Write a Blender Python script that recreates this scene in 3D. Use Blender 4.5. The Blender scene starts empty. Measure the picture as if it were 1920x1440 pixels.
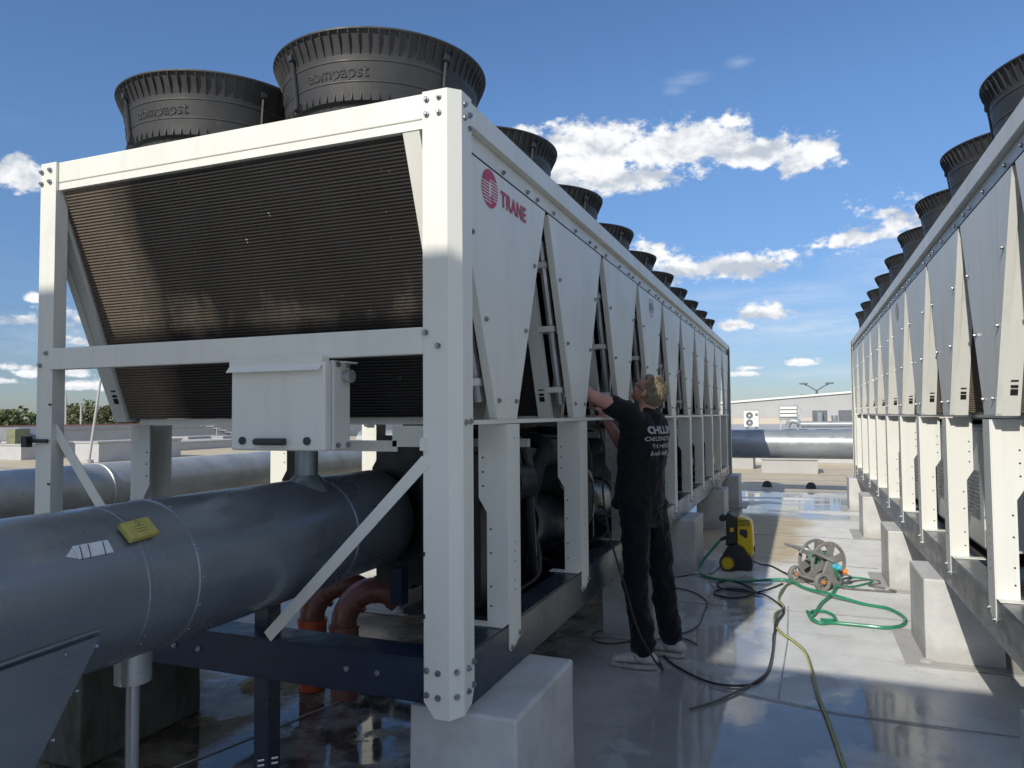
import bpy, bmesh, math, random
from mathutils import Vector, Matrix, noise as mnoise
from mathutils.bvhtree import BVHTree
random.seed(7)
R = math.radians
scene = bpy.context.scene
col = scene.collection

# ------------------------------------------------------------------ camera
cam_d = bpy.data.cameras.new('camera'); cam = bpy.data.objects.new('camera', cam_d); col.objects.link(cam)
yaw, pitch, roll = .3743, .0424, -.0078
fw = Vector((-math.sin(yaw)*math.cos(pitch), math.cos(yaw)*math.cos(pitch), math.sin(pitch)))
rt = Vector((math.cos(yaw), math.sin(yaw), 0)); up = rt.cross(fw)
r2 = rt*math.cos(roll)+up*math.sin(roll); u2 = -rt*math.sin(roll)+up*math.cos(roll)
M = Matrix((r2, u2, -fw)).transposed().to_4x4(); M.translation = Vector((1.1495, -2.3354, 1.6))
cam.matrix_world = M
cam_d.sensor_width = 36; cam_d.lens = 1372.9/1920*36; cam_d.clip_start = .05; cam_d.clip_end = 6000
scene.camera = cam

# ------------------------------------------------------------------ light
SUNV = Vector((.288, 1.5, -1)).normalized()
SUN_EL = math.asin(-SUNV.z); SUN_AZ = math.atan2(-SUNV.x, -SUNV.y)
sun_d = bpy.data.lights.new('sun', 'SUN'); sun_d.energy = 1.95; sun_d.angle = R(.53); sun_d.color = (1, .945, .84)
sun = bpy.data.objects.new('sun', sun_d); col.objects.link(sun)
sun.rotation_euler = SUNV.to_track_quat('-Z', 'Y').to_euler()
scene.view_settings.view_transform = 'Standard'; scene.view_settings.look = 'None'
scene.view_settings.exposure = 1.12; scene.view_settings.gamma = 1; scene.view_settings.use_curve_mapping = False
scene.render.engine = 'CYCLES'
scene.cycles.max_bounces = 8; scene.cycles.transparent_max_bounces = 8

CLOUDS = [(-0.2724, 0.3436, 0.0545, 0.034, 1), (-0.2984, 0.3178, 0.0438, 0.0201, 0.9), (-0.222, 0.3114, 0.0851, 0.0226, 1), (-0.2108, 0.3406, 0.0357, 0.0196, 0.8), (-0.1572, 0.3435, 0.059, 0.027, 1), (-0.0946, 0.3457, 0.0504, 0.0265, 1), (-0.0378, 0.3288, 0.0402, 0.0214, 1), (0.0104, 0.3135, 0.0288, 0.0212, 1), (-0.2474, 0.3059, 0.0789, 0.0174, 0.8), (-0.3568, 0.3721, 0.0222, 0.0065, 0.5), (-0.0708, 0.1915, 0.0812, 0.0176, 1), (-0.1355, 0.1905, 0.0479, 0.0179, 0.9), (-0.1808, 0.2088, 0.0281, 0.0152, 0.7), (-0.0277, 0.1971, 0.0447, 0.0107, 0.7), (0.0667, 0.2134, 0.047, 0.0064, 0.55), (0.0299, 0.2087, 0.0246, 0.0052, 0.4), (0.1258, 0.2298, 0.0496, 0.016, 0.4), (-0.0423, 0.1283, 0.0323, 0.0096, 0.85), (-0.0857, 0.1152, 0.0253, 0.0083, 0.85), (0.0045, 0.0636, 0.0175, 0.0047, 0.8), (-0.0637, 0.0505, 0.0184, 0.0042, 0.8), (-0.0602, 0.0587, 0.0158, 0.0028, 0.7), (-0.9754, 0.2732, 0.0266, 0.017, 0.95), (-0.9516, 0.1373, 0.0177, 0.0048, 0.8), (-0.9664, 0.1121, 0.0235, 0.0096, 0.8), (-0.9143, 0.1153, 0.0329, 0.0161, 0.6), (-0.9085, 0.0907, 0.0275, 0.0063, 0.45), (-0.9578, 0.0519, 0.0154, 0.0055, 0.7), (-0.9802, 0.0418, 0.0109, 0.0042, 0.7), (-0.9161, 0.0529, 0.0162, 0.005, 0.7), (-0.8969, 0.0375, 0.0335, 0.0057, 0.7), (-0.963, 0.0578, 0.0309, 0.0036, 0.4)]
VEILS = [(-0.131, 0.4231, 0.03, 0.010, 0.5), (-0.0653, 0.4348, 0.018, 0.0075, 0.5), (-0.1488, 0.4125, 0.016, 0.0078, 0.45), (0.0022, 0.1043, 0.16, 0.032, 0.8), (-0.0289, 0.1466, 0.14, 0.020, 0.7), (0.0383, 0.0491, 0.09, 0.0113, 0.6), (0.12, 0.17, 0.08, 0.05, .6), (-.93, .09, .09, .03, .5), (-.25, .08, .3, .04, .5)]
SKY_STRENGTH = .14

def build_world():
    w = bpy.data.worlds.new('World'); scene.world = w; w.use_nodes = True
    nt = w.node_tree; nt.nodes.clear(); N = nt.nodes.new; L = nt.links.new
    def math_(op, a, b=None, c=None, clamp=False):
        n = N('ShaderNodeMath'); n.operation = op; n.use_clamp = clamp
        for i, v in enumerate((a, b, c)):
            if v is None: continue
            if isinstance(v, (int, float)): n.inputs[i].default_value = v
            else: L(v, n.inputs[i])
        return n.outputs[0]
    sky = N('ShaderNodeTexSky'); sky.sky_type = 'NISHITA'; sky.sun_disc = False
    sky.sun_elevation = SUN_EL; sky.sun_rotation = SUN_AZ; sky.altitude = 100; sky.air_density = 1.0; sky.dust_density = .25; sky.ozone_density = 1.6
    tc = N('ShaderNodeTexCoord'); sep = N('ShaderNodeSeparateXYZ'); L(tc.outputs['Generated'], sep.inputs[0])
    X, Y, Z = sep.outputs
    az = math_('ARCTAN2', X, Y); el = math_('ARCSINE', Z)
    def noise(scale, detail, rough, off=(0, 0, 0), sc=(1, 1, 1), dist=0):
        mp = N('ShaderNodeMapping'); L(tc.outputs['Generated'], mp.inputs[0])
        mp.inputs['Location'].default_value = off; mp.inputs['Scale'].default_value = sc
        n = N('ShaderNodeTexNoise'); L(mp.outputs[0], n.inputs['Vector'])
        n.inputs['Scale'].default_value = scale; n.inputs['Detail'].default_value = detail; n.inputs['Roughness'].default_value = rough
        n.inputs['Distortion'].default_value = dist
        return n.outputs['Fac']
    n1 = noise(14, 9, .56, sc=(1, 1, 1.5), dist=.25)
    n1u = noise(14, 9, .56, off=(0.0, 0, -.018), sc=(1, 1, 1.5), dist=.25)
    nst = noise(11, 8, .68, off=(3, 1, 2), sc=(1, 1, 6), dist=.6)
    def field(lst):
        m = None; sh = None
        for a0, e0, ra, re, wt in lst:
            dx = math_('MULTIPLY', math_('SUBTRACT', az, a0), 1/ra)
            dy = math_('MULTIPLY', math_('SUBTRACT', el, e0), 1/re)
            dy2 = math_('MINIMUM', math_('MULTIPLY', dy, 1.35), dy)  # flatter base
            d = math_('SQRT', math_('ADD', math_('MULTIPLY', dx, dx), math_('MULTIPLY', dy2, dy2)))
            e = math_('MULTIPLY', math_('SUBTRACT', 1.25, d), wt)
            m = e if m is None else math_('MAXIMUM', m, e)
            top = math_('MULTIPLY', dy, math_('MULTIPLY', e, 1, clamp=True))
            sh = top if sh is None else math_('MAXIMUM', sh, top)
        return m, sh
    f, sh = field(CLOUDS)
    f = math_('MAXIMUM', f, -2)
    away = N('ShaderNodeMapRange'); away.interpolation_type = 'SMOOTHSTEP'; L(math_('ABSOLUTE', math_('ADD', az, .374)), away.inputs['Value']); away.inputs['From Min'].default_value = .75; away.inputs['From Max'].default_value = 1.1
    cum = math_('SUBTRACT', math_('MULTIPLY', noise(3.1, 3, .5, off=(1.3, 2.2, .4), sc=(1, 1, 2.2)), 9), 4.6)  # cumulus added outside the view to raise the ambient light
    f = math_('MAXIMUM', f, math_('SUBTRACT', math_('MULTIPLY', math_('ADD', cum, 2), away.outputs[0]), 2))
    nf = noise(62, 6, .6, off=(2, 6, 1), sc=(1, 1, 1.6))
    D = math_('ADD', f, math_('ADD', math_('MULTIPLY', math_('SUBTRACT', n1, .5), 2.5), math_('MULTIPLY', math_('SUBTRACT', nf, .5), 1.9)))
    D = math_('ADD', D, .12)
    mr = N('ShaderNodeMapRange'); mr.interpolation_type = 'SMOOTHSTEP'; L(D, mr.inputs['Value']); mr.inputs['From Min'].default_value = 0; mr.inputs['From Max'].default_value = .62
    alpha = mr.outputs[0]
    grad = math_('MULTIPLY', math_('SUBTRACT', n1, n1u), 3.0)
    lit = math_('ADD', math_('ADD', .58, grad), math_('ADD', math_('MULTIPLY', math_('SUBTRACT', nf, .5), .55), math_('MULTIPLY', sh, .62)))
    mr2 = N('ShaderNodeMapRange'); mr2.interpolation_type = 'SMOOTHSTEP'; L(lit, mr2.inputs['Value']); mr2.inputs['From Min'].default_value = .2; mr2.inputs['From Max'].default_value = 1.0
    cc = N('ShaderNodeMix'); cc.data_type = 'RGBA'; L(mr2.outputs[0], cc.inputs['Factor'])
    k = 1/SKY_STRENGTH
    cc.inputs['A'].default_value = (.25*k, .275*k, .315*k, 1); cc.inputs['B'].default_value = (.465*k, .47*k, .475*k, 1)
    fv, _ = field(VEILS); fv = math_('MAXIMUM', fv, 0, clamp=True)
    gen = noise(2.3, 5, .55, off=(5, 5, 1), sc=(1, 1, 3))   # faint cirrus elsewhere
    va = math_('MULTIPLY', fv, math_('SUBTRACT', math_('MULTIPLY', nst, 3.0), .95, clamp=True), clamp=True)
    va = math_('MULTIPLY', va, .6)
    g2 = math_('MULTIPLY', math_('SUBTRACT', math_('MULTIPLY', gen, 4), 2.35, clamp=True), .10)
    va = math_('MAXIMUM', va, g2)
    hue = N('ShaderNodeHueSaturation'); hue.inputs['Saturation'].default_value = SKY_SAT; hue.inputs['Value'].default_value = SKY_VAL; L(sky.outputs[0], hue.inputs['Color'])
    hz = N('ShaderNodeMapRange'); hz.interpolation_type = 'SMOOTHSTEP'; L(el, hz.inputs['Value']); hz.inputs['From Min'].default_value = -.05; hz.inputs['From Max'].default_value = .42
    ht = N('ShaderNodeMix'); ht.data_type = 'RGBA'; L(hz.outputs[0], ht.inputs['Factor']); ht.inputs['A'].default_value = (.178, .212, .305, 1); ht.inputs['B'].default_value = (.375, .435, .51, 1)
    hm = N('ShaderNodeMix'); hm.data_type = 'RGBA'; hm.blend_type = 'MULTIPLY'; hm.inputs['Factor'].default_value = 1; L(hue.outputs[0], hm.inputs['A']); L(ht.outputs['Result'], hm.inputs['B'])
    m1 = N('ShaderNodeMix'); m1.data_type = 'RGBA'; L(va, m1.inputs['Factor']); L(hm.outputs['Result'], m1.inputs['A']); m1.inputs['B'].default_value = (.34*k, .38*k, .43*k, 1)
    m2 = N('ShaderNodeMix'); m2.data_type = 'RGBA'; L(alpha, m2.inputs['Factor']); L(m1.outputs['Result'], m2.inputs['A']); L(cc.outputs['Result'], m2.inputs['B'])
    bg = N('ShaderNodeBackground'); bg.inputs['Strength'].default_value = SKY_STRENGTH; L(m2.outputs['Result'], bg.inputs['Color'])
    out = N('ShaderNodeOutputWorld'); L(bg.outputs[0], out.inputs[0])
SKY_SAT = 1.08; SKY_VAL = .9
build_world()

# ------------------------------------------------------------------ materials
def material(name, base, rough=.5, metal=0, var=.12, vscale=6, bump=.0, bscale=60, spec=.5, second=None, stretch=(1, 1, 1), rvar=.1, coat=0, dirt=None, dscale=3, dthr=.58, sheen=0, det=6, streak=None):
    m = bpy.data.materials.new(name); m.use_nodes = True; nt = m.node_tree; b = nt.nodes['Principled BSDF']; N = nt.nodes.new; L = nt.links.new
    b.inputs['Metallic'].default_value = metal; b.inputs['Specular IOR Level'].default_value = spec; b.inputs['Coat Weight'].default_value = coat
    b.inputs['Coat Roughness'].default_value = .12
    if sheen: b.inputs['Sheen Weight'].default_value = sheen
    tc = N('ShaderNodeTexCoord'); oi = N('ShaderNodeObjectInfo')
    ad = N('ShaderNodeVectorMath'); ad.operation = 'ADD'; L(tc.outputs['Object'], ad.inputs[0]); L(oi.outputs['Location'], ad.inputs[1])
    mp = N('ShaderNodeMapping'); mp.inputs['Scale'].default_value = stretch; L(ad.outputs[0], mp.inputs[0])
    def nz(s, d=det, r=.6, off=0):
        n = N('ShaderNodeTexNoise'); n.inputs['Scale'].default_value = s; n.inputs['Detail'].default_value = d; n.inputs['Roughness'].default_value = r
        if off:
            a = N('ShaderNodeVectorMath'); a.operation = 'ADD'; L(mp.outputs[0], a.inputs[0]); a.inputs[1].default_value = (off, off*.7, off*1.3); L(a.outputs[0], n.inputs['Vector'])
        else: L(mp.outputs[0], n.inputs['Vector'])
        return n.outputs['Fac']
    n1 = nz(vscale)
    s2 = second or tuple(max(0, c*(1-var*2)) for c in base); b1 = base if second else tuple(c*(1+var*.6) for c in base)
    mx = N('ShaderNodeMix'); mx.data_type = 'RGBA'; mx.inputs['A'].default_value = (*b1, 1); mx.inputs['B'].default_value = (*s2, 1)
    mr = N('ShaderNodeMapRange'); mr.inputs['From Min'].default_value = .35; mr.inputs['From Max'].default_value = .68; L(n1, mr.inputs['Value']); L(mr.outputs[0], mx.inputs['Factor'])
    c = mx.outputs['Result']
    if dirt:
        dn = nz(dscale, 8, .7, off=4.3); r3 = N('ShaderNodeMapRange'); r3.inputs['From Min'].default_value = dthr; r3.inputs['From Max'].default_value = dthr+.14; L(dn, r3.inputs['Value'])
        r3.inputs['To Max'].default_value = dirt[3]
        m3 = N('ShaderNodeMix'); m3.data_type = 'RGBA'; L(r3.outputs[0], m3.inputs['Factor']); L(c, m3.inputs['A']); m3.inputs['B'].default_value = (*dirt[:3], 1); c = m3.outputs['Result']
    if streak:
        mp5 = N('ShaderNodeMapping'); mp5.inputs['Scale'].default_value = (5, 5, .22); L(ad.outputs[0], mp5.inputs[0])
        n5 = N('ShaderNodeTexNoise'); n5.inputs['Scale'].default_value = 3; n5.inputs['Detail'].default_value = 4; n5.inputs['Roughness'].default_value = .55; L(mp5.outputs[0], n5.inputs['Vector'])
        r5 = N('ShaderNodeMapRange'); r5.inputs['From Min'].default_value = .53; r5.inputs['From Max'].default_value = .70; r5.inputs['To Max'].default_value = streak[3]; L(n5.outputs['Fac'], r5.inputs['Value'])
        m5 = N('ShaderNodeMix'); m5.data_type = 'RGBA'; L(r5.outputs[0], m5.inputs['Factor']); L(c, m5.inputs['A']); m5.inputs['B'].default_value = (*streak[:3], 1); c = m5.outputs['Result']
    L(c, b.inputs['Base Color'])
    rr = N('ShaderNodeMapRange'); rr.inputs['From Min'].default_value = .3; rr.inputs['From Max'].default_value = .7; rr.inputs['To Min'].default_value = max(.02, rough-rvar); rr.inputs['To Max'].default_value = min(1, rough+rvar)
    L(nz(vscale*2.3, 5, .6, off=2.1), rr.inputs['Value']); L(rr.outputs[0], b.inputs['Roughness'])
    if bump:
        bp = N('ShaderNodeBump'); bp.inputs['Strength'].default_value = bump; bp.inputs['Distance'].default_value = .01
        L(nz(bscale, 4, .6, off=7.7), bp.inputs['Height']); L(bp.outputs[0], b.inputs['Normal'])
    return m
MT = {}
MT['white'] = material('cream_white_paint', (.735, .73, .665), .42, var=.025, vscale=2.5, bump=.03, bscale=25, stretch=(1, 1, .45), dirt=(.45, .43, .38, .3), dscale=6, dthr=.58, streak=(.52, .52, .48, .20))
MT['white2'] = material('aged_white_paint', (.72, .72, .67), .45, var=.03, vscale=2.5, bump=.03, bscale=25, stretch=(1, 1, .35), dirt=(.42, .42, .39, .35), dscale=7, dthr=.56, streak=(.50, .50, .47, .25))
MT['navy'] = material('navy_blue_paint', (.012, .022, .048), .38, var=.15, vscale=8, bump=.05, bscale=90, dirt=(.05, .055, .06, .35), dscale=7)
MT['rail_grey'] = material('grey_rail_tone', (.17, .18, .195), .36, metal=.25, var=.12, vscale=6, bump=.04, dirt=(.3, .3, .29, .5), dscale=9, dthr=.55, stretch=(1, .5, 1))  # paler grey than rail_dark, used on the right chiller's rails
MT['rail_dark'] = material('dark_satin_rail_paint', (.045, .058, .078), .27, metal=.3, var=.08, vscale=1.5, bump=.03, bscale=20, dirt=(.2, .2, .19, .25), dscale=8, dthr=.60)
MT['black'] = material('black_plastic', (.030, .031, .034), .5, var=.18, vscale=10, bump=.08, bscale=120, dirt=(.07, .07, .07, .5), dscale=14)
MT['fan'] = material('dark_grey_fan_plastic', (.036, .036, .037), .55, var=.15, vscale=5, bump=.05, bscale=120, dirt=(.10, .10, .10, .35), dscale=9)
MT['dark'] = material('black_machine_paint', (.012, .013, .016), .42, var=.3, vscale=9, bump=.1, bscale=40, dirt=(.05, .05, .05, .5), dscale=9)
MT['insul'] = material('black_foam_insulation', (.016, .016, .018), .75, var=.3, vscale=12, bump=.4, bscale=30)
MT['shell'] = material('scuffed_grey_vessel_steel', (.22, .22, .22), .3, metal=.8, var=.3, vscale=7, bump=.1, bscale=20)
MT['zinc'] = material('zinc_bolt_steel', (.38, .40, .42), .32, metal=.9, var=.2, vscale=60, det=2)
MT['hole'] = material('dark_hole', (.01, .01, .01), .9, var=.1, det=1)
MT['alu'] = material('aluminium_cladding_dull', (.36, .38, .39), .34, metal=.45, var=.06, vscale=3, bump=.03, bscale=5, dirt=(.34, .34, .33, .3), dscale=7, dthr=.58)
MT['clad'] = material('steel_blue_pipe_cladding', (.215, .25, .285), .30, metal=.55, var=.05, vscale=2, bump=.02, bscale=6, dirt=(.22, .25, .29, .3), dscale=4, dthr=.58)
MT['alu_wet'] = material('galvanised_duct_cladding', (.46, .48, .48), .36, metal=.4, var=.12, vscale=5, bump=.15, bscale=40, dirt=(.22, .22, .20, .6), dscale=26, dthr=.60)
MT['concrete'] = material('grey_coated_plinth', (.54, .54, .53), .52, var=.07, vscale=5, bump=.25, bscale=9, dirt=(.38, .38, .36, .55), dscale=4, dthr=.52, rvar=.15, streak=(.40, .40, .385, .3))
def add_tide(m, colr, h, amt):
    nt = m.node_tree; N = nt.nodes.new; L = nt.links.new; b = nt.nodes['Principled BSDF']
    tc = N('ShaderNodeTexCoord'); s_ = N('ShaderNodeSeparateXYZ'); L(tc.outputs['Object'], s_.inputs[0])
    n = N('ShaderNodeTexNoise'); n.inputs['Scale'].default_value = 5; n.inputs['Detail'].default_value = 7; n.inputs['Roughness'].default_value = .7; L(tc.outputs['Object'], n.inputs[0])
    ma = N('ShaderNodeMath'); ma.operation = 'MULTIPLY_ADD'; L(n.outputs[0], ma.inputs[0]); ma.inputs[1].default_value = -.28; L(s_.outputs[2], ma.inputs[2])
    r = N('ShaderNodeMapRange'); r.inputs['From Min'].default_value = h-.14; r.inputs['From Max'].default_value = h-.06; r.inputs['To Min'].default_value = amt; r.inputs['To Max'].default_value = 0; L(ma.outputs[0], r.inputs['Value'])
    x = N('ShaderNodeMix'); x.data_type = 'RGBA'; L(r.outputs[0], x.inputs['Factor']); L(b.inputs['Base Color'].links[0].from_socket, x.inputs['A']); x.inputs['B'].default_value = (*colr, 1); L(x.outputs['Result'], b.inputs['Base Color'])
add_tide(MT['concrete'], (.33, .32, .30), .075, .55)
MT['mossy'] = material('mossy_dark_concrete', (.10, .105, .085), .7, var=.2, vscale=9, bump=.5, bscale=20, stretch=(1, 1, .3), dirt=(.035, .045, .022, .9), dscale=7, dthr=.47)
MT['orange_pipe'] = material('orange_drain_plastic', (.42, .075, .025), .38, var=.08, dirt=(.25, .12, .08, .4), dscale=8, dthr=.55)
MT['brown_pipe'] = material('faded_brown_drain_plastic', (.20, .075, .058), .35, var=.1, dirt=(.28, .17, .14, .5), dscale=8, dthr=.52)
MT['yellow'] = material('yellow_plastic', (.72, .50, .012), .32, var=.05, vscale=8, dirt=(.35, .27, .05, .3), dscale=12)
MT['reel'] = material('grey_reel_plastic', (.24, .235, .22), .5, var=.1, vscale=14, bump=.05, dirt=(.14, .13, .11, .5), dscale=16, dthr=.53)
MT['orange'] = material('orange_plastic', (.75, .22, .02), .4, var=.05)
MT['cyan'] = material('light_blue_plastic', (.08, .45, .62), .4, var=.05)
MT['hose_green'] = material('green_hose_rubber', (.025, .235, .13), .33, var=.12, vscale=25)
MT['hose_olive'] = material('olive_striped_hose_rubber', (.16, .20, .09), .4, var=.2, vscale=25)
MT['hose_stripe'] = material('yellow_hose_stripe', (.62, .60, .16), .4, var=.1)
MT['hose_grey'] = material('grey_hose_rubber', (.13, .13, .12), .45, var=.2, vscale=25)
MT['cable'] = material('black_rubber_cable', (.016, .016, .018), .42, var=.2)
MT['red'] = material('faded_red_logo_print', (.50, .035, .075), .45, var=.05, vscale=30)
MT['label'] = material('white_paper_label', (.66, .69, .72), .5, var=.04, vscale=20, dirt=(.4, .42, .45, .4), dscale=20)
MT['line'] = material('black_marker_line', (.03, .035, .05), .7, var=.05, spec=.2)
MT['sponge'] = material('yellow_green_sticker_pad', (.42, .38, .10), .6, var=.10, vscale=40, bump=.2, bscale=90, dirt=(.5, .33, .12, .5), dscale=18)
MT['skin'] = material('skin', (.56, .29, .21), .48, var=.07, vscale=14, bump=.08, bscale=90)
MT['hair'] = material('dark_blond_hair', (.30, .25, .16), .5, var=.3, vscale=40, bump=.3, bscale=90)
MT['shirt'] = material('black_cotton_shirt', (.011, .011, .013), .85, var=.12, vscale=20, bump=.2, bscale=250, spec=.25, sheen=.1)
MT['pants'] = material('black_work_trousers', (.008, .009, .013), .85, var=.2, vscale=14, bump=.2, bscale=200, spec=.25, sheen=.1)
MT['print'] = material('white_shirt_print', (.45, .46, .47), .7, var=.04)
MT['shoe'] = material('dirty_white_leather', (.52, .50, .46), .5, var=.1, vscale=20, dirt=(.28, .26, .22, .5), dscale=14, dthr=.52, bump=.1)
MT['sole'] = material('off_white_rubber_sole', (.50, .47, .41), .6, var=.1, dirt=(.2, .18, .15, .6), dscale=20, dthr=.5)
MT['roofwall'] = material('light_render_wall', (.40, .395, .385), .8, var=.04, vscale=1.5, bump=.1, dirt=(.35, .34, .31, .3), dscale=2)
MT['parapet'] = material('pale_membrane_parapet', (.44, .44, .44), .7, var=.05, vscale=2)
MT['beige'] = material('beige_cladding_wall', (.50, .44, .36), .8, var=.04, vscale=1)
MT['leaf'] = material('green_foliage', (.12, .15, .045), .7, var=.3, vscale=1.5, second=(.06, .085, .028))  # green leaf colour, varied by noise
MT['leaf2'] = material('dry_olive_foliage', (.15, .15, .062), .7, var=.3, vscale=1.5, second=(.08, .09, .035))
MT['bark'] = material('grey_bark', (.10, .08, .06), .9)
MT['rail_red'] = material('red_coping_strip', (.45, .16, .11), .7)
MT['olive'] = material('olive_painted_box', (.20, .20, .12), .6)
MT['screen'] = material('white_shade_panel', (.78, .78, .76), .6, var=.03)
MT['steel'] = material('galvanised_steel', (.50, .51, .52), .4, metal=.6, var=.1)

def coil_material(name, dirt_amount):
    m = material(name, (.020, .019, .019), .55, var=.2, vscale=3)
    nt = m.node_tree; N = nt.nodes.new; L = nt.links.new; b = nt.nodes['Principled BSDF']
    tc = N('ShaderNodeTexCoord'); s = N('ShaderNodeSeparateXYZ'); L(tc.outputs['Object'], s.inputs[0])
    n = N('ShaderNodeTexNoise'); n.inputs['Scale'].default_value = 2.2; n.inputs['Detail'].default_value = 8; n.inputs['Roughness'].default_value = .65
    mp = N('ShaderNodeMapping'); mp.inputs['Scale'].default_value = (1, 1, .35); L(tc.outputs['Object'], mp.inputs[0]); L(mp.outputs[0], n.inputs[0])
    def mm(op, a, bb):
        x = N('ShaderNodeMath'); x.operation = op
        for i, v in enumerate((a, bb)):
            if isinstance(v, (int, float)): x.inputs[i].default_value = v
            else: L(v, x.inputs[i])
        return x.outputs[0]
    # dried brown dirt left where the coil has not been washed: the outer strip and the lower edge
    edge = mm('ADD', mm('MULTIPLY', mm('ADD', s.outputs[0], 1.62 if dirt_amount < .5 else .9), -9), mm('MULTIPLY', mm('SUBTRACT', n.outputs[0], .5), 3.0))
    low = mm('ADD', mm('MULTIPLY', mm('SUBTRACT', .13, mm('ABSOLUTE', mm('SUBTRACT', s.outputs[2], 2.03), 0)), 6.0), mm('MULTIPLY', mm('SUBTRACT', n.outputs[0], .60), 7))
    dsum = mm('MAXIMUM', edge, low)
    r = N('ShaderNodeMapRange'); r.inputs['From Min'].default_value = -.3; r.inputs['From Max'].default_value = 1.2; r.inputs['To Min'].default_value = .05 + dirt_amount*.6; r.inputs['To Max'].default_value = 1; L(dsum, r.inputs['Value'])
    n2 = N('ShaderNodeTexNoise'); n2.inputs['Scale'].default_value = 30; n2.inputs['Detail'].default_value = 5; L(tc.outputs['Object'], n2.inputs[0])
    f = mm('MULTIPLY', r.outputs[0], mm('ADD', n2.outputs[0], .5))
    x = N('ShaderNodeMix'); x.data_type = 'RGBA'; L(f, x.inputs['Factor'])
    old = b.inputs['Base Color'].links[0].from_socket; L(old, x.inputs['A']); x.inputs['B'].default_value = (.18, .145, .112, 1)
    v = N('ShaderNodeTexNoise'); v.inputs['Scale'].default_value = 34; v.inputs['Detail'].default_value = 2; mp2 = N('ShaderNodeMapping'); mp2.inputs['Location'].default_value = (3, 9, 2); L(tc.outputs['Object'], mp2.inputs[0]); L(mp2.outputs[0], v.inputs[0])
    r9 = N('ShaderNodeMapRange'); r9.inputs['From Min'].default_value = .745; r9.inputs['From Max'].default_value = .77; L(v.outputs[0], r9.inputs['Value'])
    x2 = N('ShaderNodeMix'); x2.data_type = 'RGBA'; L(mm('MULTIPLY', r9.outputs[0], .7), x2.inputs['Factor']); L(x.outputs['Result'], x2.inputs['A']); x2.inputs['B'].default_value = (.42, .40, .36, 1)
    L(x2.outputs['Result'], b.inputs['Base Color'])
    return m
MT['coil'] = coil_material('black_coil_with_dust', .0)
MT['coil2'] = coil_material('brown_dusty_coil', .7)

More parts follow.
